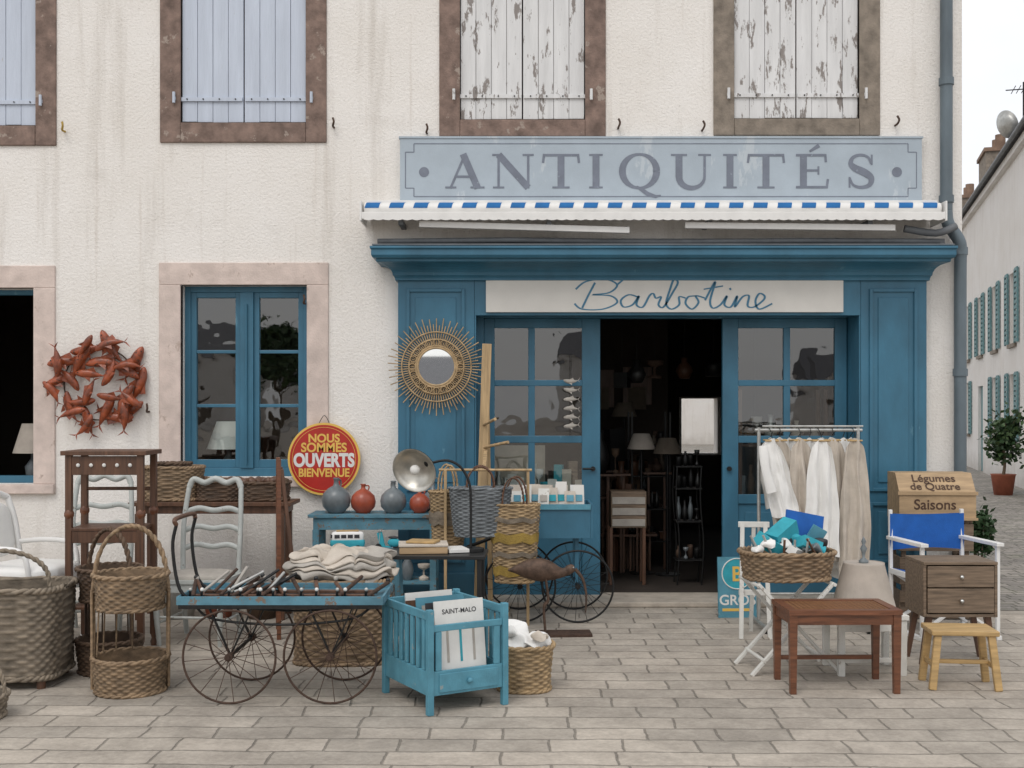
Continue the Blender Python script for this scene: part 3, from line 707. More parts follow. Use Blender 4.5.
# ---------------------------------------------------------------- wall decorations
w=MB('fish_wall_sculpture')
for ring,(rad,cnt,L,tw) in enumerate(((.32,10,.30,.6),(.215,7,.29,-.6),(.12,4,.26,.9),(.335,9,.25,-.9))):
    for i in range(cnt):
        a=2*pi*i/cnt+ring*.37+RI.uniform(-.14,.14); rr=rad+RI.uniform(-.03,.04)
        px,pz=rr*math.cos(a),rr*math.sin(a)
        if math.hypot(px-.05,pz+.02)<.07: continue
        flip=pi if RI.random()<.45 else 0
        fish(w,Matrix.Translation((px,-.03-.028*ring-RI.uniform(0,.014),pz))@RY(-a+pi/2+tw+RI.uniform(-.5,.5)+flip)@RX(RI.uniform(-.3,.3)),L*RI.uniform(.85,1.12),'fish',.98)
w.tube([(.3*math.cos(2*pi*j/48),-.02,.3*math.sin(2*pi*j/48)) for j in range(48)],.006,'rust',6,closed=True)
w.finish((gx(101),0,gz(384)),bevel=0)
w=MB('sunburst_mirror')
for i in range(84):
    a=2*pi*i/84; r1=(.40 if i%2 else .345)+RI.uniform(-.008,.008)
    w.tube([(.155*math.cos(a),-.012,.155*math.sin(a)),(r1*math.cos(a),-.012+RI.uniform(-.004,.004),r1*math.sin(a))],.0048,'rattan',6)
for r,q in ((.155,.010),(.17,.009),(.225,.007),(.285,.006)):
    w.tube([(r*math.cos(2*pi*i/64),-.018,r*math.sin(2*pi*i/64)) for i in range(64)],q,'rattan',8,closed=True)
for i in range(20):
    a=2*pi*i/20; cx_,cz_=.198*math.cos(a),.198*math.sin(a)
    w.tube([(cx_+.026*math.cos(2*pi*j/14),-.024,cz_+.026*math.sin(2*pi*j/14)) for j in range(14)],.004,'rattan',6,closed=True)
w.disc((0,-.012,0),.148,'mirror',RX(pi/2),48,.006)
w.finish((-.62,yF-.03,1.975),bevel=0)
w=MB('open_sign'); r=.30
w.rev([(.0001,0),(r-.012,0),(r,-.008),(r,.012),(.0001,.012)],'signyel',64,(0,0,0),RX(pi/2),False)
w.rev([(.0001,.0135),(r-.018,.0135)],'signred',64,(0,0,0),RX(pi/2))
for rr in (.262,):
    w.tube([(rr*math.cos(2*pi*i/64),-.0135,rr*math.sin(2*pi*i/64)) for i in range(64)],.002,'signyel',6,closed=True)
for tx,sz,z,bd,mm,sx in (('NOUS',.095,.14,.003,'signyel',1.0),('SOMMES',.105,.06,.003,'signyel',.95),('OUVERTS',.15,-.06,.007,'paper',.78),('BIENVENUE',.095,-.145,.003,'signyel',.86)):
    w.text(tx,sz,(0,-.0152,z),mm,bold=bd,sx=sx)
w.tube(cr([(-.05,.0,r-.02),(0,.01,r+.06),(.05,0,r-.02)],5),.003,'iron',6)
w.finish((-1.555,-.06,1.215),bevel=0)
# ---------------------------------------------------------------- left side objects
w=MB('log_basket'); basket(w,.74,.50,.52,'wickergr',(0,0,.05),1.04,5,.024,.05,.018)
for x in (-.3,.3):
    for y in (-.2,.2): w.cyl((x,y,0),(x,y,.06),.025,'wood')
handle(w,(-.36,0,.56),(.28,0,.56),.78,'wickergr',.014); w.finish((-3.05,-2.68,0),rz=.05,bevel=0)
w=MB('round_basket'); basket(w,.3,.3,.12,'wickergr',(0,0,0),1.1); handle(w,(-.16,0,.11),(.16,0,.11),.32,'wickergr'); w.finish((-2.83,-3.5,0),bevel=0)
def chair(name,loc,rz,m,H=1.1,seat='same',slats=3):
    w=MB(name); W=.23; D=.21
    for x in (-W,W):
        w.tube(cr([(x*.93,-D+.02,0.001),(x*.97,-D-.005,.2),(x,-D,.44)],4),[.014,.015,.016,.018,.02,.021,.022,.023,.024],m,10)
        w.tube(cr([(x*.86,D+.05,0.001),(x*.88,D,.25),(x*.9,D,.46),(x*.92,D+.03,.8),(x*.84,D+.09,H-.05)],5),.018,m,10)
    w.tube(cr([(-W*.84,D+.09,H-.06),(-W*.7,D+.095,H-.005),(-W*.35,D+.1,H-.03),(0,D+.1,H),(W*.35,D+.1,H-.03),(W*.7,D+.095,H-.005),(W*.84,D+.09,H-.06)],6),.022,m,10)
    for k in range(slats):
        z=.62+k*(H-.75)/slats*1.05; yy=D+.02+(z-.6)*.13
        w.tube(cr([(-W*.9,yy,z),(-W*.5,yy+.012,z+.028),(0,yy+.016,z+.012),(W*.5,yy+.012,z+.028),(W*.9,yy,z)],6),.02,m,8,flat=.6)
    w.box(-W-.01,W+.01,-D-.015,D+.015,.43,.455,m); w.ell((0,0,.46),(W-.01,D-.01,.03),'linenst' if seat!='same' else m,nu=24,nv=8,ex=.5)
    w.box(-W+.02,W-.02,-D-.004,-D+.016,.37,.43,m)
    for y in (-D,D): w.cyl((-W*.92,y,.2),(W*.92,y,.2),.009,m)
    for x in (-W*.93,W*.93): w.cyl((x,-D,.16),(x,D,.16),.009,m)
    return w.finish(loc,rz,bevel=.003)
w=MB('white_armchair')
for x in (-.26,.26):
    w.tube(cr([(x,-.24,0.001),(x*1.02,-.26,.25),(x,-.24,.48)],4),.022,'white',10)
    w.tube(cr([(x,.30,0.001),(x,.24,.4),(x,.28,.8),(x*.95,.34,1.02)],5),.022,'white',10)
    w.tube(cr([(x,.28,.70),(x*1.08,.05,.72),(x*1.06,-.16,.69),(x*1.02,-.20,.50)],5),.018,'white',10)
w.ell((0,0,.53),(.29,.27,.07),'cotton',nu=36,nv=14,ex=.45); w.box(-.26,.26,-.23,.23,.42,.49,'white')
w.ell((0,.31,.80),(.24,.05,.19),'cotton',RX(-.18),36,14,ex=.5)
w.tube(cr([(-.25,.34,1.01),(-.1,.36,1.06),(.1,.36,1.06),(.25,.34,1.01)],6),.024,'white',10)
w.finish((-3.25,-1.85,0),1.35,bevel=.004)
chair('painted_chair',(-3.02,-1.25,0),.12,'chair',1.13)
chair('painted_chair',(-2.19,-1.5,0),-.1,'chair',1.12,'c')
w=MB('wooden_stand'); W=.26; D=.17; H=1.35
for x in (-W+.025,W-.025):
    for y in (-D+.02,D-.02):
        w.beam((x,y,.08),(x,y,H-.03),.042,.042,'wood'); w.rev([(.018,0),(.024,.03),(.014,.05),(.022,.08)],'wood',12,(x,y,0))
        for z in (.45,.9): w.rev([(.022,0),(.032,.02),(.032,.04),(.022,.06)],'woodred',12,(x,y,z))
w.box(-W-.02,W+.02,-D-.02,D+.02,H-.03,H,'wood'); w.box(-W+.04,W-.04,-D+.005,-D+.03,H-.16,H-.035,'wood')
for i in range(5): w.ell((-.17+.085*i,-D-.0,H-.095),(.013,.008,.013),'paper',nu=12,nv=8)
w.box(-W+.03,W-.03,-D,D,.82,.84,'wood'); w.box(-W+.03,W-.03,-D,D,.3,.32,'wood')
w.box(-W+.04,W-.04,-D+.005,-D+.025,.74,.819,'wood'); w.cyl((-W+.04,D-.02,1.08),(W-.04,D-.02,1.08),.012,'wood')
w.finish((-2.70,-1.80,0),.03)
def tiered(name,loc,r,H,m,rz=0):
    w=MB(name); basket(w,2*r,2*r,.20,m,(0,0,0),1.08,2,.016,.03); basket(w,1.9*r,1.9*r,.2,m,(0,0,H*.5),1.12,2,.016,.03)
    for s_ in (-1,1):
        for k in range(2): w.tube([(s_*(r*1.04+.008*k),.01*(1-2*k),.02),(s_*(r*1.05+.008*k),.01*(1-2*k),H*.62)],.009,m,8)
    handle(w,(-r*1.05,0,H*.6),(r*1.05,0,H*.6),H,m,.015,pw=.85); 
    for i in range(4): w.tube([(-r*.96*math.cos(.5*i),r*.9*math.sin(.5*i),.2),(-r*.9*math.cos(.5*i),r*.85*math.sin(.5*i),H*.5)],.005,m,6)
    w.finish(loc,rz,bevel=0)
tiered('tiered_basket',(-2.20,-2.92,0),.195,.95,'wicker',.2); tiered('tiered_basket',(-2.50,-2.42,0),.18,.88,'wickerdk',-.5)
w=MB('narrow_table'); w.box(-2.95,-1.70,-.75,-.35,.88,.91,'wood'); w.box(-2.9,-1.75,-.72,-.38,.82,.879,'wood')
for x in (-2.88,-1.78):
    for y in (-.70,-.41): w.beam((x,y,0),(x,y,.82),.05,.05,'wood')
w.box(-2.88,-1.78,-.56,-.54,.2,.24,'wood'); w.finish()
w=MB('wicker_basket'); basket(w,.42,.3,.26,'wicker',(0,0,0),1.1,3); basket(w,.3,.2,.05,'wickerdk',(0,0,.24),.9,3); w.finish((-2.66,-.55,.912),bevel=0)
w=MB('wicker_tray')
basket(w,.34,.26,.15,'wickerdk',(-.17,0,0),1.06,4); basket(w,.34,.26,.14,'wickerdk',(.19,0,0),1.06,4)
for i in range(16): w.ell((-.3+i*.042,R.uniform(-.06,.06),.15),(.045,.05,.035),R.choice(['wickerdk','wood','wicker']),nu=14,nv=8,namp=.015,nsc=20)
w.finish((-2.12,-.55,.912),bevel=0)
w=MB('wooden_ladder')
for y in (-.2,.2): w.beam((0,y,0),(0,y*.85,1.27),.03,.055,'woodred')
for i in range(6): w.cyl((0,-.2,.15+i*.2),(0,.2,.15+i*.2),.013,'woodred')
for y in (-.2,.2): w.beam((.16,y,0),(.02,y*.85,1.2),.025,.045,'wood')
w.finish((-1.69,-1.25,0),.22)
w=MB('stored_pots')
for i,(x,y,s_) in enumerate(((-2.6,-.6,.2),(-2.3,-.55,.17),(-1.95,-.6,.19))):
    w.rev([(.001,0),(s_*.55,0),(s_*.8,s_*1.1),(s_*.85,s_*1.3),(s_*.75,s_*1.3),(s_*.5,.05)],('zinc','terr','wickerdk')[i],20,(x,y,0))
w.finish(bevel=0)
# ---------------------------------------------------------------- wheeled tray cart
w=MB('wheeled_cart'); x0,x1=-1.84,-.72; ya_,yb_=-3.2,-2.72
for i in range(5): w.box(x0,x1,ya_+.096*i+.002,ya_+.096*(i+1)-.002,.545,.560,'blue2')
w.box(x0-.01,x1+.01,ya_-.02,ya_,.545,.590,'blue2'); w.box(x0-.01,x1+.01,yb_,yb_+.02,.545,.590,'blue2')
w.box(x0-.012,x0,ya_,yb_,.545,.590,'blue2'); w.box(x1,x1+.012,ya_,yb_,.545,.590,'blue2')
for y in (ya_-.01,yb_+.01): w.box(x0+.0,x1,y-.008,y+.008,.522,.544,'iron')
for y in (ya_-.03,yb_+.04):
    for cx_ in (-1.555,-1.0): 
        wheel(w,(cx_,y,.262),.255,'rust',16,.0065)
        yy=y+(.03 if y<-3 else -.03)
        w.beam((cx_,yy,.262),(cx_-.12,yy,.53),.02,.008,'iron'); w.beam((cx_,yy,.262),(cx_+.12,yy,.53),.02,.008,'iron')
for y in (ya_+.02,yb_-.02):
    w.tube(cr([(x0+.08,y,.54),(-1.65,y,.46),(-1.28,y,.43),(-.9,y,.46),(x1-.05,y,.54)],6),.007,'iron',8)
for cx_ in (-1.555,-1.0): w.cyl((cx_,ya_-.03,.262),(cx_,yb_+.04,.262),.010,'iron')
for y in (ya_+.05,yb_-.05): w.tube(cr([(x0+.1,y,.53),(x0-.01,y,.62),(x0-.05,y,.85),(x0-.03,y,.98)],5),.010,'iron',8)
w.tube(cr([(x0-.03,ya_+.05,.98),(x0-.04,ya_+.07,1.01),(x0-.04,yb_-.07,1.01),(x0-.03,yb_-.05,.98)],5),.013,'wood',10)
w.finish(bevel=.002)
w=MB('coat_hook_rack')
for k in range(13):
    x=-1.76+k*.078+R.uniform(-.02,.02); a=R.uniform(-.16,.16)
    w.cyl((x+a*.2,-3.12,.575),(x+a,-2.80,.60+R.uniform(0,.04)),.012,'wood' if k%2 else 'rust',n=10)
    w.tube(cr([(x+a*.2,-3.12,.58),(x+a*.2,-3.17,.59),(x+a*.2+.005,-3.18,.62)],4),.007,'iron',8)
    w.ell((x+a*.2+.005,-3.18,.625),(.011,.011,.011),'paper' if k%2 else 'zinc',nu=12,nv=8); w.ell((x+a,-2.8,.62+R.uniform(0,.03)),(.014,.014,.014),'linenst' if k%3 else 'black',nu=12,nv=8)
for y in (-3.05,-2.9): w.beam((-1.8,y,.570),(-.78,y,.570),.04,.016,'wood')
for i in range(14):
    x=-1.78+R.uniform(0,.4); w.cyl((x,-3.02+R.uniform(-.08,.1),.58),(x+R.uniform(.05,.2),-2.86,.58+R.uniform(.05,.13)),.009,R.choice(['zinc','iron','rust','linenst']),n=8)
w.finish(bevel=.002)
w=MB('wicker_hamper'); basket(w,.60,.46,.53,'wicker',(0,0,.0),1.04,4,.022,.045,.016)
for (z,sx,sy,sz,mm,ox,na) in ((.56,.33,.25,.024,'linenst',0,.05),(.59,.34,.25,.02,'linen',.01,.055),(.62,.33,.24,.022,'linenst',-.01,.06),(.65,.30,.22,.02,'linen',.0,.06),(.68,.24,.19,.028,'linen',-.07,.08),(.68,.16,.18,.02,'linenst',.15,.07),(.71,.14,.13,.02,'linen',-.1,.07)):
    w.ell((ox,0,z),(sx,sy,sz),mm,nu=110,nv=30,namp=na,nsc=9,ex=.6)
w.finish((-1.10,-2.08,0),.04,bevel=0)
w=MB('blue_console_table'); a,b=-1.60,-.56
w.box(a,b,-.58,-.2,.775,.80,'blue2'); w.box(a+.04,b-.04,-.56,-.22,.68,.774,'blue2'); w.box(a+.04,b-.04,-.55,-.23,.25,.27,'blue2')
for x in (a+.06,b-.06):
    for y in (-.54,-.24): w.beam((x,y,0),(x,y,.68),.05,.05,'blue2')
for i in range(7): vase(w,(a+.12+i*.13,-.45,.271),.15+.15*RI.random(),.05,RI.choice(['jgrey','linen','zinc','bluelt']))
w.finish()
def jug(name,loc,r,m,h=1.0,rz=0):
    w=MB(name)
    w.rev([(.001,0),(r*.55,0),(r*.6,.01),(r*.93,r*.45),(r,r*.9),(r*.9,r*1.35),(r*.55,r*1.7),(r*.22,r*1.88),(r*.17,r*2.05*h),(r*.17,r*2.3*h),(r*.24,r*2.4*h),(r*.18,r*2.42*h),(r*.12,r*2.2*h)],m,36)
    w.tube(cr([(r*.12,0,r*2.25*h),(r*.42,0,r*2.25*h),(r*.5,0,r*2.0),(r*.4,0,r*1.75)],5),r*.06,m,8)
    w.finish(loc,rz,bevel=0)
jug('stoneware_jug',(-1.40,-.42,.802),.115,'jgrey',1.0,1); jug('orange_jug',(-1.185,-.42,.802),.10,'jred',.95,.5); jug('stoneware_jug',(-.945,-.42,.802),.105,'jgrey',1,2)
jug('orange_jug',(-.735,-.42,.802),.083,'jred',.9,0); jug('stoneware_jug',(-.64,-.28,.802),.09,'jgrey',1.3,0)
w=MB('small_stool_table'); w.box(-.26,.26,-.16,.16,.575,.60,'blue2')
for x in (-.22,.22):
    for y in (-.12,.12): w.beam((x,y,0),(x*.9,y*.9,.575),.035,.035,'blue2')
w.finish((-1.03,-1.2,0))
w=MB('toy_van'); 
w.ell((0,0,.055),(.125,.05,.032),'turq',nu=32,nv=12,ex=.4); w.ell((0,0,.10),(.118,.046,.042),'white',nu=32,nv=12,ex=.45)
for i in range(4): w.box(-.092+i*.047,-.055+i*.047,-.048,.048,.095,.12,'ink')
w.box(-.121,-.10,-.035,.035,.095,.12,'ink')
for x in (-.075,.075):
    for y in (-.045,.045): w.cyl((x,y-.008,.022),(x,y+.008,.022),.022,'black')
w.box(-.08,.08,-.03,.03,.141,.148,'woodlt'); w.finish((-1.19,-1.25,.602),.12,bevel=.001)
w=MB('toy_scooter')
for x in (-.07,.07): w.cyl((x,-.008,.025),(x,.008,.025),.025,'black')
w.ell((.05,0,.06),(.05,.025,.032),'turq',nu=20,nv=10); w.box(-.035,.03,-.02,.02,.026,.034,'turq'); w.beam((-.04,0,.03),(-.065,0,.13),.04,.01,'turq')
w.cyl((-.07,0,.02),(-.055,0,.15),.006,'zinc'); w.cyl((-.055,-.035,.15),(-.055,.035,.15),.004,'zinc'); w.ell((.045,0,.098),(.042,.02,.01),'ink',nu=14,nv=8); w.ell((-.062,0,.14),(.014,.014,.014),'chrome',nu=10,nv=8)
w.finish((-.90,-1.25,.602),-.3,bevel=.001)
w=MB('black_side_table'); w.box(-.36,.36,-.2,.2,.635,.66,'black')
for x in (-.32,.32):
    for y in (-.16,.16): w.beam((x,y,0),(x,y,.635),.028,.028,'black')
w.box(-.31,.31,.15,.17,.2,.22,'black'); w.box(-.31,.31,-.15,.15,.21,.225,'black')
w.ell((-.1,0,.28),(.14,.12,.06),'linenst',nu=40,nv=14,namp=.03,nsc=10); w.ell((.17,0,.27),(.12,.1,.05),'wickerlt',nu=30,nv=12,namp=.02,nsc=12)
w.finish((-.53,-1.8,0),-.04)
w=MB('keepsake_box'); w.box(-.16,.16,-.12,.12,0,.045,'woodbox'); w.box(-.165,.165,-.125,.125,.047,.062,'linen'); w.obox((.22,.0,.014),(.14,.2,.025),(0,0,.2),'paper'); w.obox((.0,.0,.072),(.2,.15,.016),(0,0,-.3),'woodlt'); w.finish((-.60,-1.8,.662),.1)
w=MB('desk_lamp'); w.disc((0,0,0),.09,'iron',None,32,.02)
w.tube(cr([(0,0,.02),(.0,0,.30),(-.01,0,.46),(-.07,0,.57),(-.16,0,.615),(-.26,0,.60)],6),.009,'iron',10)
w.ell((-.29,0,.60),(.03,.03,.03),'iron',nu=14,nv=10)
mt=RZ(-.35)@RX(pi/2+.35)
w.rev([(.02,-.10),(.05,-.095),(.095,-.07),(.13,-.03),(.15,.01),(.158,.014),(.158,.02)],'iron',40,(-.375,-.04,.555),mt)
w.rev([(.158,.02),(.146,.018),(.13,-.01),(.10,-.04),(.06,-.06),(.001,-.07)],'satin',40,(-.375,-.04,.555),mt)
w.ell((-.375,-.05,.553),(.035,.035,.035),'paper',nu=16,nv=12)
w.finish((-.28,-1.75,.662),bevel=0)
w=MB('display_post')
w.beam((-.27,-.40,0),(-.20,-.36,2.15),.075,.04,'post'); w.beam((-.17,-.40,0),(-.20,-.345,1.9),.04,.035,'post',.03)
w.box(-.42,-.02,-.55,-.25,0.001,.03,'post')
for z,l in ((1.32,.2),(1.5,.1)): w.cyl((-.23,-.38,z),(-.23+l,-.62,z+.05),.012,'post')
w.finish()
def bag(name,loc,W,D,H,m,rz=0,loops='rattan',hh=.28,band=None):
    w=MB(name); basket(w,W*.8,D*.8,H,m,(0,0,0),1.28,2.6,.014,.03,.009)
    if band:
        for z0,z1,mm in band:
            k0,k1=1+.28*z0,1+.28*z1; vs=[];fs=[]
            for i in range(120):
                x,y=se(2*pi*i/120,2.6)
                for k,z in ((k0,z0),(k1,z1)): vs.append(((W*.4*k+.012)*x,(D*.4*k+.012)*y,H*z+.02*(abs((i%16)/8-1)-.5)))
            for i in range(120):
                j=(i+1)%120; fs.append((2*i,2*j,2*j+1,2*i+1))
            w.add(vs,fs,mm,False)
    for y in (-D*.42,D*.42): handle(w,(-W*.22,y,H*.97),(W*.22,y,H*.97),H+hh,loops,.008)
    w.finish(loc,rz,bevel=0)
bag('blue_shopping_basket',(-.235,-1.02,.68),.46,.22,.36,'wickerbl',.05,'wood',.16)
bag('straw_basket',(.02,-1.04,.34),.36,.2,.58,'wickerlt',-.15,'wood',.2,((.10,.22,'yellow'),(.34,.40,'wickergr'),(.52,.64,'yellow'),(.78,.84,'wickergr')))
bag('straw_basket',(-.49,-.80,.50),.28,.2,.5,'wickerlt',.2,'rattan',.2,((.5,.7,'wickergr'),))
w=MB('bag_hanging_rail')
w.cyl((-.55,-.93,1.17),(.15,-.95,1.17),.010,'post'); w.beam((-.21,-.38,1.30),(-.21,-.93,1.175),.03,.02,'post')
for x in (-.50,.12): w.beam((x,-.93,0),(x,-.94,1.17),.022,.022,'post')
w.finish()
w=MB('blue_crate_stand'); W,D=.456,.57; a,b=W/2,D/2; t=.035
for x in (-a,a):
    for y in (-b,b): w.box(x-t/2,x+t/2,y-t/2,y+t/2,0,.56,'bluelt')
for y in (-b,b):
    w.box(-a+t/2,a-t/2,y-.009,y+.009,.10,.23,'bluelt')
w.box(-a+t/2,a-t/2,b-.010,b+.010,.50,.545,'bluelt'); w.box(-a+t/2,a-t/2,-b-.010,-b+.010,.44,.475,'bluelt')
w.box(-a+.05,a-.05,-b-.016,-b-.0095,.115,.215,'bluelt'); w.ell((0,-b-.028,.165),(.016,.014,.016),'bluelt',nu=14,nv=10)
for i in range(7):
    y=-b+.07+i*(D-.14)/6
    for x in (-a,a): w.box(x-.008,x+.008,y-.018,y+.018,.23,.50,'bluelt')
for x in (-a,a): w.box(x-.009,x+.009,-b+t/2,b-t/2,.10,.229,'bluelt'); w.box(x-.010,x+.010,-b+t/2,b-t/2,.501,.545,'bluelt')
for x in (-a+.05,a-.05): w.box(x-.018,x+.018,-b-.008,-b+.008,.231,.439,'bluelt')
w.box(-a+.01,a-.01,-b+.01,b-.01,.12,.135,'bluelt'); w.finish((-.383,-3.095,0),.53,bevel=.004)
w=MB('framed_prints'); 
for i in range(8):
    y=-.25+i*.062; hh=(.40 if i>0 else .45)+.04*math.sin(i*2.1); ww=.30
    old=w.M; w.M=Matrix.Translation((R.uniform(-.03,.03) if i else -.01,y,.137))@RX(-.12)
    w.box(-ww/2,ww/2,0,.010,0,hh,('paper','ink','whiteworn','linenst','bluelt','paper','wood','paper')[i])
    if i==0:
        w.text('SAINT-MALO',.036,(0,-.0015,hh-.07),'ink',bold=.0006)
        for k in range(3): w.rev([(.0001,0),(.013,.0),(.0001,.0)],('turq','ink','jred')[k],10,(-.08+.08*k,-.002,hh-.14),RX(pi/2))
        for k in range(3): w.box(-.087+.08*k,-.073+.08*k,-.002,-.0005,.12,hh-.16,'turq' if k==1 else 'linenst')
        w.box(-.12,.12,-.002,-.0005,.05,.058,'linenst')
    w.M=old
w.finish((-.383,-3.095,0),.53,bevel=.001)
w=MB('linen_basket'); basket(w,.30,.26,.26,'wickerlt',(0,0,0),1.14,2.4)
w.ell((0,0,.27),(.15,.12,.05),'cotton',nu=60,nv=24,namp=.05,nsc=13); w.ell((-.06,.02,.33),(.09,.08,.045),'cotton',nu=50,nv=20,namp=.045,nsc=16); w.ell((.09,-.05,.31),(.06,.06,.03),'linen',nu=40,nv=18,namp=.04,nsc=16)
w.finish((.07,-2.88,0),bevel=0)
w=MB('curlew_sculpture')
w.tube(cr([(-.30,0,.47),(-.22,0,.475),(-.12,0,.475),(-.02,0,.465),(.06,0,.45),(.115,0,.455),(.15,0,.475),(.18,0,.48)],4),
  [.006,.012,.02,.03,.042,.054,.064,.072,.078,.082,.084,.082,.077,.070,.062,.054,.046,.040,.035,.032,.030,.031,.033,.034,.034,.033,.03,.026,.018],'bronze',16,flat=.75)
w.tube(cr([(.185,0,.475),(.24,0,.40),(.265,0,.29),(.26,0,.16)],6),[.015-.0006*i for i in range(19)],'bronze',10)
for y in (-.03,.03): w.tube(cr([(-.03,y,.42),(-.01,y*.9,.26),(-.04,y*.8,.20),(-.03,y*.8,.02)],5),.008,'bronze',8)
w.ell((.17,-.03,.49),(.006,.004,.006),'zinc',nu=8,nv=6)
w.box(-.10,.30,-.09,.09,0.001,.022,'rust'); w.finish((.27,-1.30,0),.05,bevel=.002)
w=MB('blue_hand_cart')
w.box(-.05,.60,-.78,-.32,.66,.68,'blue')
for (p,q,r_,s_) in ((-.05,.60,-.80,-.781),(-.05,.60,-.319,-.30)): w.box(p,q,r_,s_,.64,.90,'blue')
w.box(-.07,-.051,-.80,-.30,.64,.90,'blue'); w.box(.601,.62,-.80,-.30,.64,.90,'blue')
w.box(-.05,.60,-.815,-.801,.86,.90,'bluelt')
for x in (.06,.50): wheel(w,(x,-.84,.28),.27,'iron',18,.008,.02); wheel(w,(x,-.26,.28),.27,'iron',18,.008,.02); w.cyl((x,-.84,.28),(x,-.26,.28),.012,'iron'); w.beam((x,-.7,.28),(x,-.7,.64),.03,.02,'blue'); w.beam((x,-.4,.28),(x,-.4,.64),.03,.02,'blue')
w.tube(cr([(-.05,-.55,.66),(-.2,-.55,.6),(-.35,-.6,.55)],4),.014,'iron',8); w.finish()
w=MB('postcards')
for i in range(8):
    x=.04+.068*i; w.obox((x,-.70+.03*(i%3),.93+.02*(i%2)),(.085,.004,.13+.05*(i%3)),(-.25,0,R.uniform(-.2,.2)),R.choice(['paper','cream','whiteworn','linen']))
    w.obox((x,-.712+.03*(i%3),.94),(.055,.002,.05),(-.25,0,0),R.choice(['linenst','bluelt','jgrey','linenst','turq']))
for i in range(5): w.obox((.03+.12*i,-.5,.93),(.10,.01,.20),(-.2,0,R.uniform(-.2,.2)),R.choice(['paper','woodbox','linen']))
w.finish(bevel=0)
# ---------------------------------------------------------------- right side
w=MB('clothes_rack'); xr0,xr1=1.84,2.58; zr=1.47
w.cyl((xr0-.03,-1,zr),(xr1+.03,-1,zr),.012,'zinc')
w.cyl((xr0+.0,-1.12,zr+.03),(xr1,-1.12,zr+.03),.008,'zinc')
for x in (xr0,xr1):
    w.cyl((x,-1,.06),(x,-1,zr+.02),.013,'zinc'); w.cyl((x,-1.27,.04),(x,-.73,.04),.013,'zinc')
    for y in (-1.25,-.75): w.cyl((x-.01,y,.022),(x+.01,y,.022),.022,'black')
w.cyl((xr0,-1,.25),(xr1,-1,.25),.010,'zinc')
w.finish(bevel=0)
w=MB('white_garments')
spec=[(1.87,.20,.84,'cotton',.10),(1.91,.22,.88,'cotton',.08),(1.95,.22,.74,'linen',.07),(2.00,.20,.82,'cotton',.06),(2.04,.20,.66,'cotton',.05),(2.09,.20,.60,'linen',.04),(2.13,.22,.70,'cotton',.03),(2.18,.22,.50,'cotton',.02),(2.23,.24,.56,'cotton',.01),(2.29,.26,.42,'cotton',.0),(2.34,.24,.50,'linen',.0),(2.39,.26,.36,'cotton',.0),(2.44,.26,.44,'cotton',.0),(2.49,.22,.34,'linen',.0),(2.52,.20,.42,'cotton',.0)]
for i,(x,wd_,zb_,mm,ln) in enumerate(spec):
    y=-1.17+.045*((i*5)%8)
    w.tube(cr([(x+.03,-1,zr+.015),(x+.042,-1,zr+.02),(x+.042,y*.5-.5,zr-.01),(x+.03,y,1.42)],4),.003,'iron',6)
    w.cyl((x-wd_*.25+.03,y,1.395),(x+wd_*.25+.03,y,1.395),.006,'woodlt',n=8)
    drape(w,x-wd_/2+.03,x+wd_/2+.03,y,1.415,zb_,mm,1.5+.5*(i%3),.026,.6,i*1.7,48,26,.025,ln)
    if i%3==0:
        sx=x+.03-wd_*.36; l=.34+.08*(i%3)
        w.tube(cr([(sx,y-.03,1.36),(sx-.015+ln*.3,y-.045,1.36-l*.5),(sx+ln*.6,y-.04,1.36-l)],5),[.030,.033,.034,.034,.033,.032,.033,.034,.036,.038,.039],mm,14,flat=.55)
w.finish(bevel=0)
w=MB('folding_basket_stand')
for y in (-.17,.17):
    w.beam((-.28,y,0),(.24,y*.98,.56),.03,.02,'whiteworn'); w.beam((.28,y*1.1,0),(-.24,y*1.08,.56),.03,.02,'whiteworn')
for x,z in ((-.24,.55),(.24,.55),(-.2,.09),(.2,.09)): w.cyl((x,-.19,z),(x,.19,z),.011,'whiteworn')
w.cyl((0,-.2,.3),(0,.2,.3),.007,'iron'); w.finish((1.72,-2.36,0),.1)
w=MB('oval_basket'); basket(w,.52,.38,.17,'wicker',(0,0,0),1.12,2.5,.017,.035,.014)
w.finish((1.72,-2.36,.565),.1,bevel=0)
w=MB('turquoise_boxes')
for (p,sz,rt,mm) in (((-.13,-.05,.22),(.15,.12,.08),(.3,.5,.3),'turq'),((-.02,.03,.28),(.2,.10,.10),(.2,-.5,.5),'turq'),((.12,-.04,.21),(.14,.12,.07),(-.3,.4,.2),'turq'),((.02,-.1,.18),(.14,.06,.05),(.5,.2,.9),'paper'),((.2,.05,.25),(.1,.02,.14),(.2,.5,.1),'bluelt'),((.15,.11,.30),(.26,.015,.20),(-.2,.2,.1),'bluecan')):
    w.obox(p,sz,rt,mm)
for i in range(14): w.ell((-.22+i*.034,R.uniform(-.14,.05),.19+R.uniform(0,.05)),(.045,.04,.028),R.choice(['cotton','turq','ink','paper','bluelt','jgrey']),nu=26,nv=14,namp=.035,nsc=16)
for i in range(6): w.cyl((-.2+i*.07,-.12,.15),(-.24+i*.07+R.uniform(-.05,.05),-.14,.25+R.uniform(0,.04)),.008,R.choice(['rust','zinc','wood']),n=8)
w.finish((1.72,-2.36,.565),.1,bevel=.005)
w=MB('white_easel')
for x in (-.1,.1): w.beam((x,0,0),(x*.8,.12,.82),.03,.022,'whiteworn')
w.beam((0,.3,0),(0,.12,.8),.028,.02,'whiteworn')
for z in (.3,.78): w.box(-.11,.11,.03+z*.1,.05+z*.1,z,z+.04,'whiteworn')
w.finish((1.72,-1.45,0),-.1)
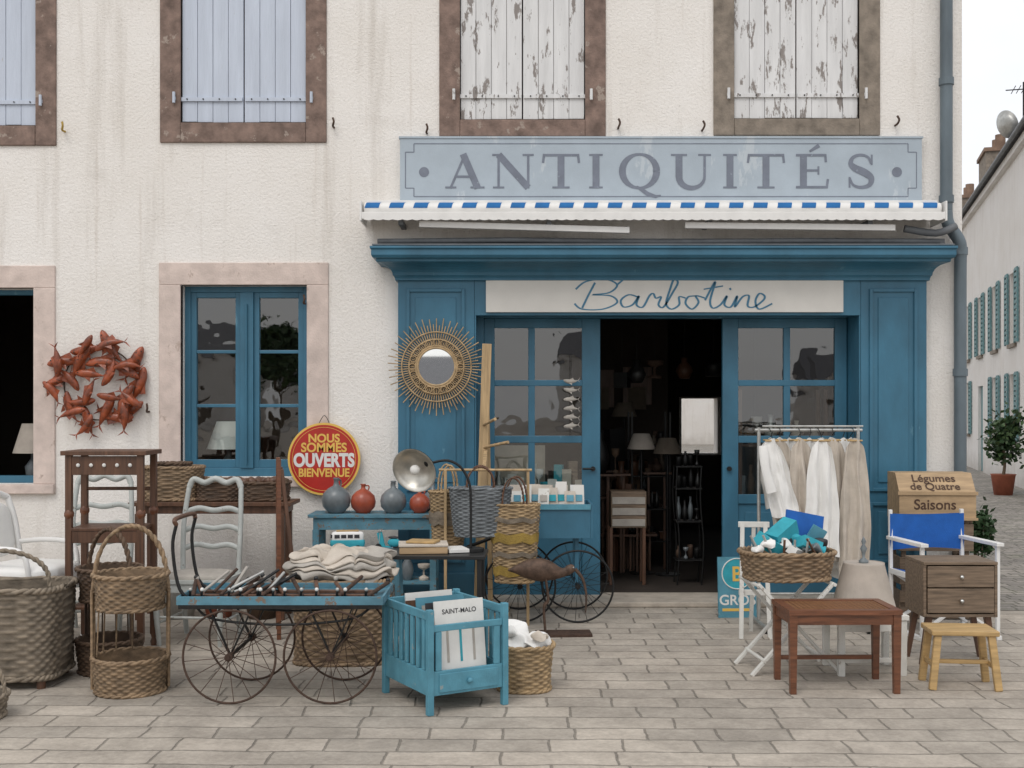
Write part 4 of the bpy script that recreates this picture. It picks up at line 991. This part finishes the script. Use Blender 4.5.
w=MB('advertising_board'); w.box(-.15,.15,-.012,.012,.0,.47,'bluelt'); w.disc((0,-.0125,.34),.115,'turq',RX(pi/2),40,.003); w.tube([(.118*math.cos(2*pi*i/40),-.015,.34+.118*math.sin(2*pi*i/40)) for i in range(40)],.005,'paper',6,closed=True)
w.text('B',.16,(0,-.0175,.285),'signyel',bold=.003); w.text('GROS',.11,(0,-.0135,.10),'paper',bold=.002); w.box(-.12,.12,-.0135,-.0125,.05,.072,'signyel')
w.finish((1.76,-.60,0.0),rot=(-.08,0,.05),bevel=.002)
w=MB('cane_stool_table'); W,D,H=.64,.40,.48; t=.045
for x in (0,W-t):
    for y in (0,D-t):
        w.beam((x+t/2,y+t/2,.0),(x+t/2,y+t/2,H-.005),.034,.034,'woodred',.046)
w.box(-.005,W+.005,-.005,.045,H-.028,H,'woodred'); w.box(-.005,W+.005,D-.045,D+.005,H-.028,H,'woodred')
w.box(-.005,.045,.045,D-.045,H-.028,H,'woodred'); w.box(W-.045,W+.005,.045,D-.045,H-.028,H,'woodred')
w.box(.045,W-.045,.045,D-.045,H-.02,H-.006,'cane')
w.box(t,W-t,.008,.03,H-.085,H-.029,'woodred'); w.box(t,W-t,D-.03,D-.008,H-.085,H-.029,'woodred'); w.box(.008,.03,t,D-t,H-.085,H-.029,'woodred'); w.box(W-.03,W-.008,t,D-t,H-.085,H-.029,'woodred')
for i in range(19): w.box(.05+i*.029,.053+i*.029,.045,D-.045,H-.0055,H-.0035,'woodred')
for i in range(10): w.box(.045,W-.045,.06+i*.031,.063+i*.031,H-.0034,H-.002,'woodred')
w.box(t,W-t,D-.03,D-.012,.12,.145,'woodred'); w.finish((1.58,-3.02,0),0.02)
w=MB('pale_stool'); w.box(-.22,.22,-.18,.18,.34,.37,'whiteworn')
for x in (-.19,.19):
    for y in (-.15,.15): w.beam((x,y,0),(x,y,.34),.04,.04,'whiteworn')
w.box(-.17,.17,-.165,-.15,.27,.339,'whiteworn'); w.box(-.17,.17,-.16,-.145,.08,.11,'whiteworn'); w.finish((2.19,-2.40,0),.03)
w=MB('large_lampshade'); w.rev([(.20,0),(.197,.008),(.125,.29),(.125,.30),(.12,.30),(.192,.01),(.19,0)],'shade',48); w.rev([(.124,.296),(.001,.296)],'shade',48)
w.rev([(.001,.29),(.03,.29),(.03,.31),(.008,.33),(.012,.36),(.022,.385),(.008,.41),(.015,.43),(.004,.455),(.001,.46)],'jgrey',16); w.finish((2.19,-2.40,.372),bevel=0)
w=MB('bedside_cabinet'); W,D=.47,.34
w.box(0,W,0,D,.64,.66,'woodgr'); w.box(0,.02,.004,D,.31,.639,'woodgr'); w.box(W-.02,W,.004,D,.31,.639,'woodgr'); w.box(0.02,W-.02,.006,D,.31,.33,'woodgr'); w.box(.02,W-.02,D-.015,D-.002,.33,.64,'woodgr')
w.box(.025,W-.025,-.004,.015,.50,.632,'woodgr'); w.box(.025,W-.025,-.004,.015,.338,.492,'woodgr')
for z in (.566,.415): w.ell((W/2,-.018,z),(.014,.014,.014),'chrome',nu=12,nv=8)
for x,sx in ((.05,-1),(W-.05,1)):
    for y in (.05,D-.05): w.beam((x,y,.31),(x+sx*.05,y,0),.04,.04,'wood',.022)
w.finish((2.60,-2.30,0),0)
w=MB('pine_stool'); w.box(-.19,.19,-.13,.13,.315,.345,'woodlt')
for x in (-1,1):
    for y in (-1,1): w.beam((x*.15,y*.10,.315),(x*.185,y*.12,0),.042,.035,'woodlt')
w.box(-.16,.16,-.012,.012,.13,.155,'woodlt'); 
for x in (-.168,.168): w.box(x-.01,x+.01,-.11,.11,.12,.15,'woodlt')
w.finish((2.63,-2.80,0),-.1,bevel=.006)
w=MB('director_chair'); W=.28;D=.24
for x in (-W,W):
    w.beam((x,-D,.02),(x,-D,.66),.026,.026,'white'); w.beam((x,D,.02),(x,D+.02,.88),.026,.026,'white'); w.box(x-.028,x+.028,-D-.04,D+.03,.66,.685,'white'); w.box(x-.018,x+.018,-D-.03,D+.03,0,.03,'white'); w.box(x-.014,x+.014,-D,D,.41,.45,'white')
w.beam((-W,-D+.03,.05),(W,-D+.03,.42),.03,.018,'white'); w.beam((W,-D+.05,.05),(-W,-D+.05,.42),.03,.018,'white')
w.beam((-W,D-.03,.05),(W,D-.03,.42),.03,.018,'white'); w.beam((W,D-.05,.05),(-W,D-.05,.42),.03,.018,'white')
def sag(mb,x0,x1,y0,y1,z0,z1,m,ax):
    n=14;vs=[];fs=[]
    for i in range(n+1):
        u=i/n; s_=math.sin(pi*u)*.035
        for k in (0,1):
            if ax=='seat': vs.append((x0+(x1-x0)*u,(y0,y1)[k],z0-s_))
            else: vs.append((x0+(x1-x0)*u,y0+s_,(z0,z1)[k]+(.4*s_ if k==0 else -.3*s_)))
    for i in range(n): fs.append((2*i,2*i+1,2*i+3,2*i+2))
    mb.add(vs,fs,m,True)
sag(w,-W,W,-D,D,.452,0,'bluecan','seat'); sag(w,-W-.01,W+.01,D+.0,0,.58,.85,'bluecan','back'); sag(w,-W-.01,W+.01,D+.035,0,.58,.85,'bluecan','back')
w.finish((3.12,-1.25,0),.12)
w=MB('vegetable_crate'); x0,x1,yq,yr=0,.58,0,.34
vs=[(x0,yq,0),(x1,yq,0),(x1,yr,0),(x0,yr,0),(x0,yq,.21),(x1,yq,.21),(x1,yr,.36),(x0,yr,.36),(x0,yq+.12,.36),(x1,yq+.12,.36)]
w.add(vs,[(0,3,2,1),(0,1,5,4),(4,5,9,8),(8,9,6,7),(1,2,6,9,5),(3,0,4,8,7),(2,3,7,6)],'woodbox')
w.box(-.012,.592,-.012,-.001,.195,.222,'woodbox'); w.box(-.012,.592,-.012,-.001,0,.02,'woodbox')
w.text('Saisons',.11,(.27,-.003,.085),'txtbrown',bold=.0015)
old=w.M; w.M=Matrix.Translation((0,yq,.21))@RX(-math.atan2(.12,.15)); w.text('Légumes',.095,(.28,-.004,.105),'txtbrown',bold=.0015); w.text('de Quatre',.09,(.28,-.004,.03),'txtbrown',bold=.0015); w.M=old
w.finish((2.99,-.70,.77),-.06,bevel=.003)
w=MB('crate_stand')
for z in (0,.26,.52): 
    w.box(0,.56,0,.02,z+.01,z+.09,'woodgr'); w.box(0,.56,0,.02,z+.13,z+.22,'woodgr'); w.box(0,.02,.021,.33,z+.01,z+.22,'woodgr'); w.box(.54,.56,.021,.33,z+.01,z+.22,'woodgr')
for x in (.021,.50):
    for y in (.025,.30): w.box(x,x+.035,y,y+.03,0,.765,'woodgr')
w.box(.0,.56,.021,.33,.745,.765,'woodgr'); w.finish((3.0,-.68,0),-.06)
w=MB('potted_shrub'); w.rev([(.001,0),(.09,0),(.11,.16),(.12,.18),(.105,.18),(.1,.15),(.001,.15)],'wickerdk',28)
for i in range(9):
    a=R.uniform(0,6.3); w.tube(cr([(0,0,.15),(.04*math.cos(a),.04*math.sin(a),.35),(.09*math.cos(a),.09*math.sin(a),.5+.2*R.random())],3),.006,'bark',6)
foliage(w,(0,0,.58),(.14,.14,.24),900,.055,('leaf','leaf'),clumps=10); w.finish((4.08,.45,0),bevel=0,recalc=False)
def pot_tree(name,loc,h,r,n=1600,rp=.22):
    w=MB(name); w.rev([(.001,0),(rp*.75,0),(rp,.38),(rp*1.08,.4),(rp*.95,.4),(.001,.36)],'terr',28)
    w.tube(cr([(0,0,.36),(.03,0,h*.4),(-.02,0,h*.7)],4),[.035-.002*i for i in range(9)],'bark',8)
    for i in range(7):
        a=i*.9; w.tube([(0,0,h*(.4+.04*i)),(r*.7*math.cos(a),r*.7*math.sin(a),h*(.6+.05*i))],[.014,.005],'bark',6)
    foliage(w,(0,0,h*.68),(r,r,h*.36),n,.11,clumps=14); w.finish(loc,bevel=0,recalc=False)
pot_tree('potted_tree',(9.35,12.2,0),1.6,.34,950)
# ---------------------------------------------------------------- building across the street
ang=math.atan2(1,.279); BB=empty('white_house',(8.70,7.5,0),ang)
Lw=36; wins=[];
for k in range(12): wins.append((2.0+2.75*k,2.9+2.75*k,3.05,4.6))
for k in range(12):
    if k%3==1: wins.append((2.0+2.75*k,3.0+2.75*k,.0,2.25))
    else: wins.append((2.0+2.75*k,2.9+2.75*k,.95,2.4))
w=MB('walls'); 
holed_wall(w,0,Lw,0,7.2,0,-.3,wins,'wall2'); w.box(0,.3,-7,-.301,0,7.2,'wall2'); w.box(Lw-.3,Lw,-7,-.301,0,7.2,'wall2'); w.box(0,Lw,-7.3,-7.001,0,7.2,'wall2'); w.box(.31,Lw-.31,-6.9,-.8,0,7.0,'dark'); w.finish(parent=BB,bevel=0)
w=MB('roof'); w.add([(-.3,.2,7.2),(Lw+.3,.2,7.2),(Lw+.3,-7.6,7.2),(-.3,-7.6,7.2),(-.3,-3.6,8.9),(Lw+.3,-3.6,8.9)],[(0,1,5,4),(2,3,4,5),(1,2,5),(3,0,4),(0,3,2,1)],'slate')
w.cyl((-.3,.24,7.18),(Lw+.3,.24,7.18),.045,'grey'); w.box(-.2,Lw+.2,.001,.12,7.0,7.15,'wall2')
for x,yy in ((13.2,-1.0),(20,-1.0)): w.box(x,x+1.5,yy,yy+.9,7.2,8.35,'stone_gr'); w.box(x-.05,x+1.55,yy-.05,yy+.95,8.35,8.45,'tile'); [w.cyl((x+.4+.6*i,yy+.5,8.45),(x+.4+.6*i,yy+.5,8.85),.13,'tile') for i in (0,1)]
w.finish(parent=BB,bevel=0)
w=MB('windows_and_shutters')
for (a,b,c,d) in wins:
    if c==0: w.box(a,b,-.14,-.08,c,d,'shgreen'); continue
    w.box(a,b,-.16,-.15,c,d,'glass2'); w.box(a,a+.06,-.15,-.1,c,d,'white'); w.box(b-.06,b,-.15,-.1,c,d,'white'); w.box((a+b)/2-.03,(a+b)/2+.03,-.15,-.1,c,d,'white'); w.box(a+.06,b-.06,-.15,-.101,d-.06,d,'white'); w.box(a-.05,b+.05,.001,.06,c-.08,c,'stone_gr')
    for x0_,x1_ in ((a-.46,a-.02),(b+.02,b+.46)):
        w.box(x0_,x0_+.05,.02,.06,c,d,'shgreen'); w.box(x1_-.05,x1_,.02,.06,c,d,'shgreen')
        for i in range(14): zz=c+.02+i*(d-c-.06)/13; w.box(x0_+.05,x1_-.05,.025,.055,zz,zz+.07,'shgreen')
w.finish(parent=BB,bevel=0)
w=MB('television_antenna'); x=7.2; w.cyl((x,-.1,7.2),(x,-.1,8.5),.02,'iron'); 
for i in range(6): w.cyl((x-.3,-.4+.1*i,8.35),(x+.3,-.4+.1*i,8.35),.009,'iron',n=6)
w.cyl((x,-.45,8.35),(x,.25,8.35),.012,'iron')
w.rev([(.001,-.08),(.15,-.05),(.3,.03),(.28,.03),(.14,-.04),(.001,-.07)],'zinc',28,(x-.1,.25,7.6),RZ(.6)@RX(1.2)); w.cyl((x,-.1,7.6),(x-.1,.25,7.6),.02,'zinc')
w.finish(parent=BB,bevel=0)
H2=empty('stone_house',(10,44,0)); w=MB('walls'); w.box(-6,26,0,8,0,6.5,'wall2'); w.finish(parent=H2,bevel=0)
w=MB('roof'); w.add([(-6.3,-.3,6.5),(26.3,-.3,6.5),(26.3,8.3,6.5),(-6.3,8.3,6.5),(-6.3,4,9.5),(26.3,4,9.5)],[(0,1,5,4),(2,3,4,5),(1,2,5),(3,0,4),(0,3,2,1)],'tile'); w.finish(parent=H2,bevel=0)
# low houses across the square (only seen reflected in the glass)
for i,(x,wd,h) in enumerate(((-52,15,4.2),(-33,12,6.0),(-18,15,3.6),(4,13,5.6),(24,16,4.0))):
    e=empty('town_house',(x,-80,0)); w=MB('walls'); holes=[]
    for k in range(int(wd/3.2)): holes.append((1.2+3.1*k,2.3+3.1*k,1,2.5))
    holed_wall(w,0,wd,0,h,0,-.3,holes,'wall2'); w.box(.31,wd-.31,-8,-.7,0,h-.01,'stone_gr'); w.box(0,.2,-8,-.31,0,h,'wall2'); w.box(wd-.2,wd,-8,-.31,0,h,'wall2'); w.finish(parent=e,bevel=0)
    w=MB('roof'); w.add([(-.2,.3,h),(wd+.2,.3,h),(wd+.2,-8.3,h),(-.2,-8.3,h),(-.2,-4,h+2.4),(wd+.2,-4,h+2.4)],[(0,1,5,4),(2,3,4,5),(1,2,5),(3,0,4),(0,3,2,1)],'slate')
    w.box(wd*.3,wd*.3+1.2,-4.4,-3.6,h+1.5,h+3.6,'stone_gr'); w.finish(parent=e,bevel=0)
for loc in ((-9,-34,0),):
    w=MB('square_tree'); w.tube(cr([(0,0,0),(.1,0,1.5),(0,.1,3.2),(.1,0,4.5)],4),[.2-.011*i for i in range(13)],'bark',10)
    for i in range(7):
        a=i*.9; w.tube([(0,0,2.0+.3*i),(1.1*math.cos(a),1.1*math.sin(a),3.0+.3*i)],[.07,.02],'bark',6)
    foliage(w,(0,0,4.0),(1.5,1.5,1.5),1500,.35,clumps=14); w.finish(loc,bevel=0,recalc=False)
# ---------------------------------------------------------------- light, sky, camera
wd=bpy.data.worlds.new("World"); sc.world=wd; wd.use_nodes=True; nt=wd.node_tree
bg=nt.nodes['Background']; sky=nt.nodes.new('ShaderNodeTexSky'); sky.sky_type='NISHITA'; sky.sun_disc=False
el=math.radians(54); az=math.radians(200)
sky.sun_elevation=el; sky.sun_rotation=az; sky.air_density=1.0; sky.dust_density=3.5; sky.ozone_density=1
# overcast: clear sky mostly hidden by a bright cloud layer
cl=ramp(nt,nz(nt,coords(nt,(1,1,3),'Generated'),2.2,5),[(.3,(.87,.88,.90)),(.7,(1,1,1))])
sc_=nt.nodes.new('ShaderNodeVectorMath'); sc_.operation='SCALE'; nt.links.new(cl,sc_.inputs[0]); sc_.inputs['Scale'].default_value=10.1
mx=mix(nt,.80,sky.outputs[0],sc_.outputs[0])
nt.links.new(mx,bg.inputs['Color']); bg.inputs['Strength'].default_value=.125
ld=bpy.data.lights.new('sun','SUN'); ld.energy=.95; ld.angle=math.radians(28); ld.color=(1,.975,.935)
lo_=bpy.data.objects.new('sun',ld); COL.objects.link(lo_)
dv=Vector((math.sin(az)*math.cos(el),math.cos(az)*math.cos(el),math.sin(el))); lo_.rotation_euler=dv.to_track_quat('Z','Y').to_euler(); lo_.location=(0,-10,12)
cam=bpy.data.cameras.new('camera'); co=bpy.data.objects.new('camera',cam); COL.objects.link(co)
cam.sensor_width=36; cam.lens=1140/1024*36; cam.shift_y=26/1024; cam.clip_end=500; cam.clip_start=.1
co.location=(0,-9.5,1.62); co.rotation_euler=(pi/2,0,0); sc.camera=co
sc.view_settings.view_transform='Standard'; sc.view_settings.look='None'; sc.view_settings.exposure=0
print('verts',sum(len(o.data.vertices) for o in sc.objects if o.type=='MESH'))
